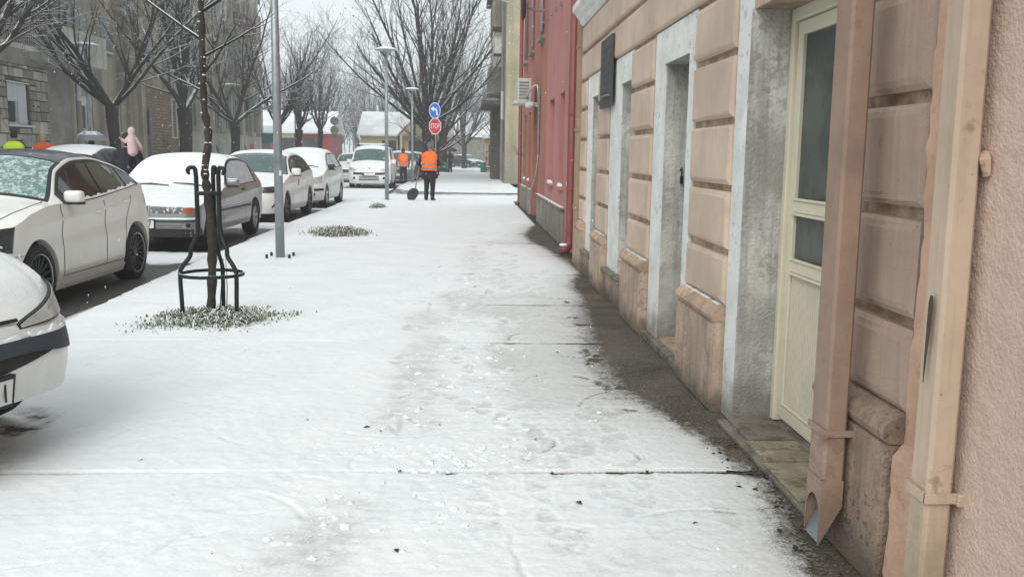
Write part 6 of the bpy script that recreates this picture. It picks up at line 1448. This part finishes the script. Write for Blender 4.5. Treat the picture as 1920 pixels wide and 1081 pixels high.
def vest(root, sh, hip, ly, mat, bulk=1.0, bands=True, drop=.02):
    m = MB(); prof = [(hip-drop, .205, .165), (hip+.12, .205, .170), (hip+.3, .215, .172), (sh-.14, .232, .170), (sh-.03, .222, .150), (sh+.045, .13, .10), (sh+.065, .085, .08)]
    n = 28; zs = [p[0] for p in prof]; Z = np.unique(np.concatenate([np.linspace(zs[0], zs[-1], 30)])); vs = []
    for z in Z:
        a = np.interp(z, zs, [p[1] for p in prof])*bulk; b = np.interp(z, zs, [p[2] for p in prof])*bulk; cy_ = ly*np.clip((z-hip)/(sh-hip), 0, 1)
        for j in range(n): t = 2*math.pi*j/n; w = 1+.02*math.sin(t*5+z*9); ex = .75; vs.append((a*w*math.copysign(abs(math.cos(t))**ex, math.cos(t)), cy_+b*w*math.copysign(abs(math.sin(t))**ex, math.sin(t)), z))
    fs = [(i*n+j, i*n+(j+1) % n, (i+1)*n+(j+1) % n, (i+1)*n+j) for i in range(len(Z)-1) for j in range(n)]; m.poly(vs, fs); v_ = m.build('hivis_vest', mat, root, True)
    if bands:
        for zb_ in (hip+.06, hip+.19):
            q = MB(); vs = []
            for z in (zb_, zb_+.045):
                a = np.interp(z, zs, [p[1] for p in prof])*bulk+.006; b = np.interp(z, zs, [p[2] for p in prof])*bulk+.006; cy_ = ly*np.clip((z-hip)/(sh-hip), 0, 1)
                for j in range(n): t = 2*math.pi*j/n; w = 1+.02*math.sin(t*5+z*9); vs.append((a*w*math.copysign(abs(math.cos(t))**.75, math.cos(t)), cy_+b*w*math.copysign(abs(math.sin(t))**.75, math.sin(t)), z))
            q.poly(vs, [(j, (j+1) % n, n+(j+1) % n, n+j) for j in range(n)]); q.build('reflective_band', 'reflect', v_, True)
# worker with the shovel, seen from behind
p = empty('person', (0, 0, 0), 'person in orange reflective vest and grey knitted cap resting on a shovel', 'person')
hd, sh, hip = person(p, 1.78, .04, ((-.11, .02), (.10, -.02)), [((-.36, .02, 1.16), (-.30, .20, .98), 'cloth_black'), ((.28, .05, 1.12), (.10, .27, 1.05), 'cloth_black')], 'cloth_black', 'cloth_black', hat='knit_grey', vox=.010, bulk=1.06)
vest(p, sh, hip, .04, 'hivis', 1.12, drop=-.02)
box('coat_tail', 'cloth_black', p, -.20, .24, -.12, .14, .68, .90, bev=.05)
place(p, -1.18, 28.05, .0, R(-14))
SHV = empty('snow_shovel', (-1.50, 28.1, 0), 'black snow shovel with a wooden shaft held by the nearest worker', 'shovel')
MB().tube([(-1.50, 28.22, 1.06), (-1.62, 28.12, .36)], .018, 8).build('shaft', 'wood', SHV)
bl = MB(); pts = [(.17*math.cos(t)*(1+.12*math.sin(t)), .19+.20*math.sin(t)) for t in np.linspace(0, 2*math.pi, 17)[:-1]][::-1]; vs = []
for o in (0, .012):
    for a, b in pts: vs.append((-1.70+a+.22*(b-.19), 28.04+o+.35*a*a+.12*b, .0+b))
n = len(pts); bl.poly(vs, [list(range(n)), list(range(2*n-1, n-1, -1))]+[(i, n+i, n+(i+1) % n, (i+1) % n) for i in range(n)]); bl.build('blade', 'black', SHV)
MB().tube([(-1.62, 28.10, .36), (-1.68, 28.05, .25)], .026, 8).build('socket', 'black', SHV)
# second worker bending at the parked car
p = empty('person', (0, 0, 0), 'person in orange vest with grey sleeves walking beside the white van', 'person')
hd, sh, hip = person(p, 1.72, .08, ((-.10, -.12), (.12, .20)), [((-.30, .0, 1.1), (-.30, .16, .9), 'skin'), ((.29, -.02, 1.1), (.27, .10, .88), 'skin')], 'cloth_grey', 'cloth_black', vox=.014)
vest(p, sh, hip, .08, 'hivis', 1.08)
place(p, -3.15, 44.6, -.05, R(5))
# person under the dark umbrella, far off
p = empty('person', (0, 0, 0), 'person in a long dark coat under a dark umbrella by the large tree', 'person')
person(p, 1.72, .02, ((-.09, .02), (.10, -.03)), [((-.27, .06, 1.15), (-.14, .24, 1.2), 'skin'), ((.27, 0, 1.12), (.28, .08, .88), 'skin')], 'cloth_navy', 'cloth_navy', vox=.016, coat_len=.35, bulk=1.15)
place(p, -1.38, 69.6, 0, R(5))
def umbrella(label, x, y, z, r, mat, tiltv=(0, 0)):
    u = empty('umbrella', (x, y, z), label, 'umbrella'); n = 8; vs = [(x, y, z+.30*r/.5)]; k = 5; fs = []
    for i in range(1, k+1):
        t = i/k
        for j in range(n*2):
            a = 2*math.pi*j/(n*2); rr_ = r*math.sin(t*1.35)/math.sin(1.35)*(1 if j % 2 == 0 else .95-.05*t); vs.append((x+rr_*math.cos(a), y+rr_*math.sin(a), z+.30*r/.5*(math.cos(t*1.35)-.22)/.78-(0 if j % 2 == 0 else -.03*t)))
    N = n*2; fs += [(0, 1+j, 1+(j+1) % N) for j in range(N)]+[(1+i*N+j, 1+(i+1)*N+j, 1+(i+1)*N+(j+1) % N, 1+i*N+(j+1) % N) for i in range(k-1) for j in range(N)]
    add('canopy', vs, fs, mat, u); MB().tube([(x, y, z+.28*r/.5), (x+tiltv[0], y+tiltv[1], z-.75)], .012, 6).build('shaft', 'black', u); MB().tube([(x, y, z+.28*r/.5), (x, y, z+.38*r/.5)], .01, 6).build('tip', 'black', u); return u
umbrella('dark umbrella over the person by the large tree', -1.45, 69.8, 1.62, .62, 'umb_dark', (-.05, 0))
bg_ = empty('shopping_bag', (-1.75, 69.5, .3), 'green shopping bag hanging beside the person under the dark umbrella', 'bag'); MB().box(-1.82, -1.62, 69.45, 69.6, .35, .80, bev=.03).build('sack', 'green_bag', bg_); MB().tube(smooth_curve([(-1.80, 69.52, .80), (-1.72, 69.52, .95), (-1.64, 69.52, .80)], 8), .01, 5).build('handle', 'green_bag', bg_)
# adult carrying a child in pink
p = empty('person', (0, 0, 0), 'adult in dark clothes walking in the road with a child on the arm', 'person')
person(p, 1.80, .0, ((-.10, -.10), (.10, .14)), [((-.27, .12, 1.18), (-.02, .26, 1.20), 'skin'), ((.27, .14, 1.15), (.06, .30, 1.12), 'skin')], 'cloth_navy', 'cloth_navy', vox=.012, bulk=1.08)
place(p, -6.42, 17.6, -.06, R(12))
ch = empty('person', (0, 0, 0), 'child in a pale pink hooded coat carried by the adult in the road', 'person')
cc = [((0, 0, 1.30), (.0, .0, 1.62), .15, .13, 'pinkcoat'), ((.02, .0, 1.16), (0, 0, 1.34), .16, .15, 'pinkcoat'), ((.0, .0, 1.78), (.0, .01, 1.84), .115, .115, 'pinkcoat'), ((0, .07, 1.79), (0, .085, 1.80), .075, .07, 'skin'), ((0, .15, 1.785), (0, .155, 1.78), .010, .010, 'skin'),
      ((-.10, .02, 1.60), (-.20, -.02, 1.47), .062, .055, 'pinkcoat'), ((-.20, -.02, 1.47), (-.29, -.06, 1.55), .055, .045, 'pinkcoat'), ((.12, .02, 1.58), (.22, .06, 1.40), .062, .055, 'pinkcoat'), ((.22, .06, 1.40), (.27, .10, 1.28), .055, .045, 'pinkcoat'),
      ((-.06, .0, 1.14), (-.14, -.04, .88), .085, .06, 'cloth_navy'), ((-.14, -.04, .88), (-.12, -.08, .68), .06, .045, 'cloth_navy'), ((.08, .02, 1.14), (.16, .04, .88), .085, .06, 'cloth_navy'), ((.16, .04, .88), (.15, -.02, .70), .06, .045, 'cloth_navy'), ((-.12, -.08, .66), (-.12, .04, .64), .045, .04, 'skin'), ((.15, -.02, .68), (.15, .1, .66), .045, .04, 'skin')]
cc += hand((-.29, -.06, 1.55), (-.3, -.3, .3), (0, 1, 0), 'skin', (0, .5, -.3))+hand((.27, .10, 1.28), (.1, .1, -.4), (0, 1, 0), 'skin', (-.5, .3, 0))
fuse(cc, .011, 'body', ch); e = MB()
for s in (-1, 1): e.blob((s*.03, .148, 1.81), .008, (1.1, .5, .8), 6, 4)
e.build('eyes', 'ink', ch); MB().lathe([(.085, 0), (.098, .02), (.095, .04)], 16, (0, .075, 1.80), 1).build('hood_trim', 'pinkcoat', ch, True)
place(ch, -6.26, 17.42, .74, R(10)); ch.scale = (.57, .57, .57)
# two workers beyond the ivory car
p = empty('person', (0, 0, 0), 'person in yellow reflective vest and dark hood beyond the ivory hatchback', 'person')
hd, sh, hip = person(p, 1.80, .0, ((-.11, 0), (.11, .05)), [((-.32, .05, 1.15), (-.25, .25, 1.05), 'cloth_black'), ((.30, .05, 1.15), (.15, .28, 1.2), 'cloth_black')], 'cloth_black', 'cloth_black', hat='cloth_black', vox=.014, bulk=1.08)
vest(p, sh, hip, .0, 'hivis_y', 1.14); place(p, -11.67, 24.2, .08, R(10))
SHV2 = empty('broom', (-11.6, 24.3, 0), 'long wooden broom handle beside the person in the yellow vest', 'broom')
MB().tube([(-11.37, 24.3, .95), (-11.92, 24.1, 2.25)], .02, 6).build('shaft', 'wood', SHV2); MB().box(-11.42, -11.07, 24.25, 24.4, .03, .18, bev=.02).build('head', 'black', SHV2); MB().tube([(-11.24, 24.33, .15), (-11.37, 24.3, .95)], .02, 6).build('lower_shaft', 'wood', SHV2)
p = empty('person', (0, 0, 0), 'fair-haired person in an orange-red jacket beyond the ivory hatchback', 'person')
person(p, 1.74, .05, ((-.1, 0), (.1, .08)), [((-.30, .1, 1.12), (-.2, .28, .98), 'skin'), ((.30, .1, 1.12), (.2, .28, .98), 'skin')], 'redcoat', 'cloth_navy', hairm='hair_fair', vox=.014, bulk=1.3); place(p, -10.98, 24.3, .08, R(30))
# someone under a grey umbrella by the dark blue car
p = empty('person', (0, 0, 0), 'person hidden under the grey umbrella behind the dark blue car', 'person')
person(p, 1.70, .0, ((-.1, 0), (.1, .05)), [((-.24, .1, 1.15), (-.1, .24, 1.25), 'skin'), ((.26, 0, 1.1), (.26, .1, .88), 'skin')], 'cloth_grey', 'cloth_black', vox=.016); place(p, -11.45, 28.5, .03, 0)
umbrella('grey snow-dusted umbrella behind the dark blue car across the road', -11.42, 28.4, 1.66, .52, 'umb_grey')
# falling flakes
fl = MB()
for k in range(2600):
    y = 1.6+random.random()**.7*24; x = random.uniform(-9, 1.2); z = random.uniform(.05, 6); r_ = random.uniform(.0012, .0035)*(1+.05*y)
    fl.poly([(x-r_, y, z), (x, y-r_, z), (x+r_, y, z), (x, y+r_, z), (x, y, z+r_*2.2), (x, y, z-r_*2.2)], [(0, 1, 4), (1, 2, 4), (2, 3, 4), (3, 0, 4), (1, 0, 5), (2, 1, 5), (3, 2, 5), (0, 3, 5)])
tag(fl.build('snowflakes', 'snow_lump'), 'small snowflakes falling through the air', 'snow', kind='stuff')
# ------------------------------------------------------------------ haze of falling snow
def haze():
    b = bpy.data.materials.new('haze'); b.use_nodes = True; t = b.node_tree; t.nodes.clear(); o = t.nodes.new('ShaderNodeOutputMaterial'); v = t.nodes.new('ShaderNodeVolumePrincipled')
    v.inputs['Color'].default_value = (.96, .98, 1, 1); v.inputs['Density'].default_value = .0017; t.links.new(v.outputs[0], o.inputs['Volume'])
    M['haze'] = b; h = MB().box(-305, 305, -45, 445, -1.3, 42).build('haze', 'haze'); tag(h, 'even pale haze of falling snow filling the street', 'haze', kind='stuff')
haze()
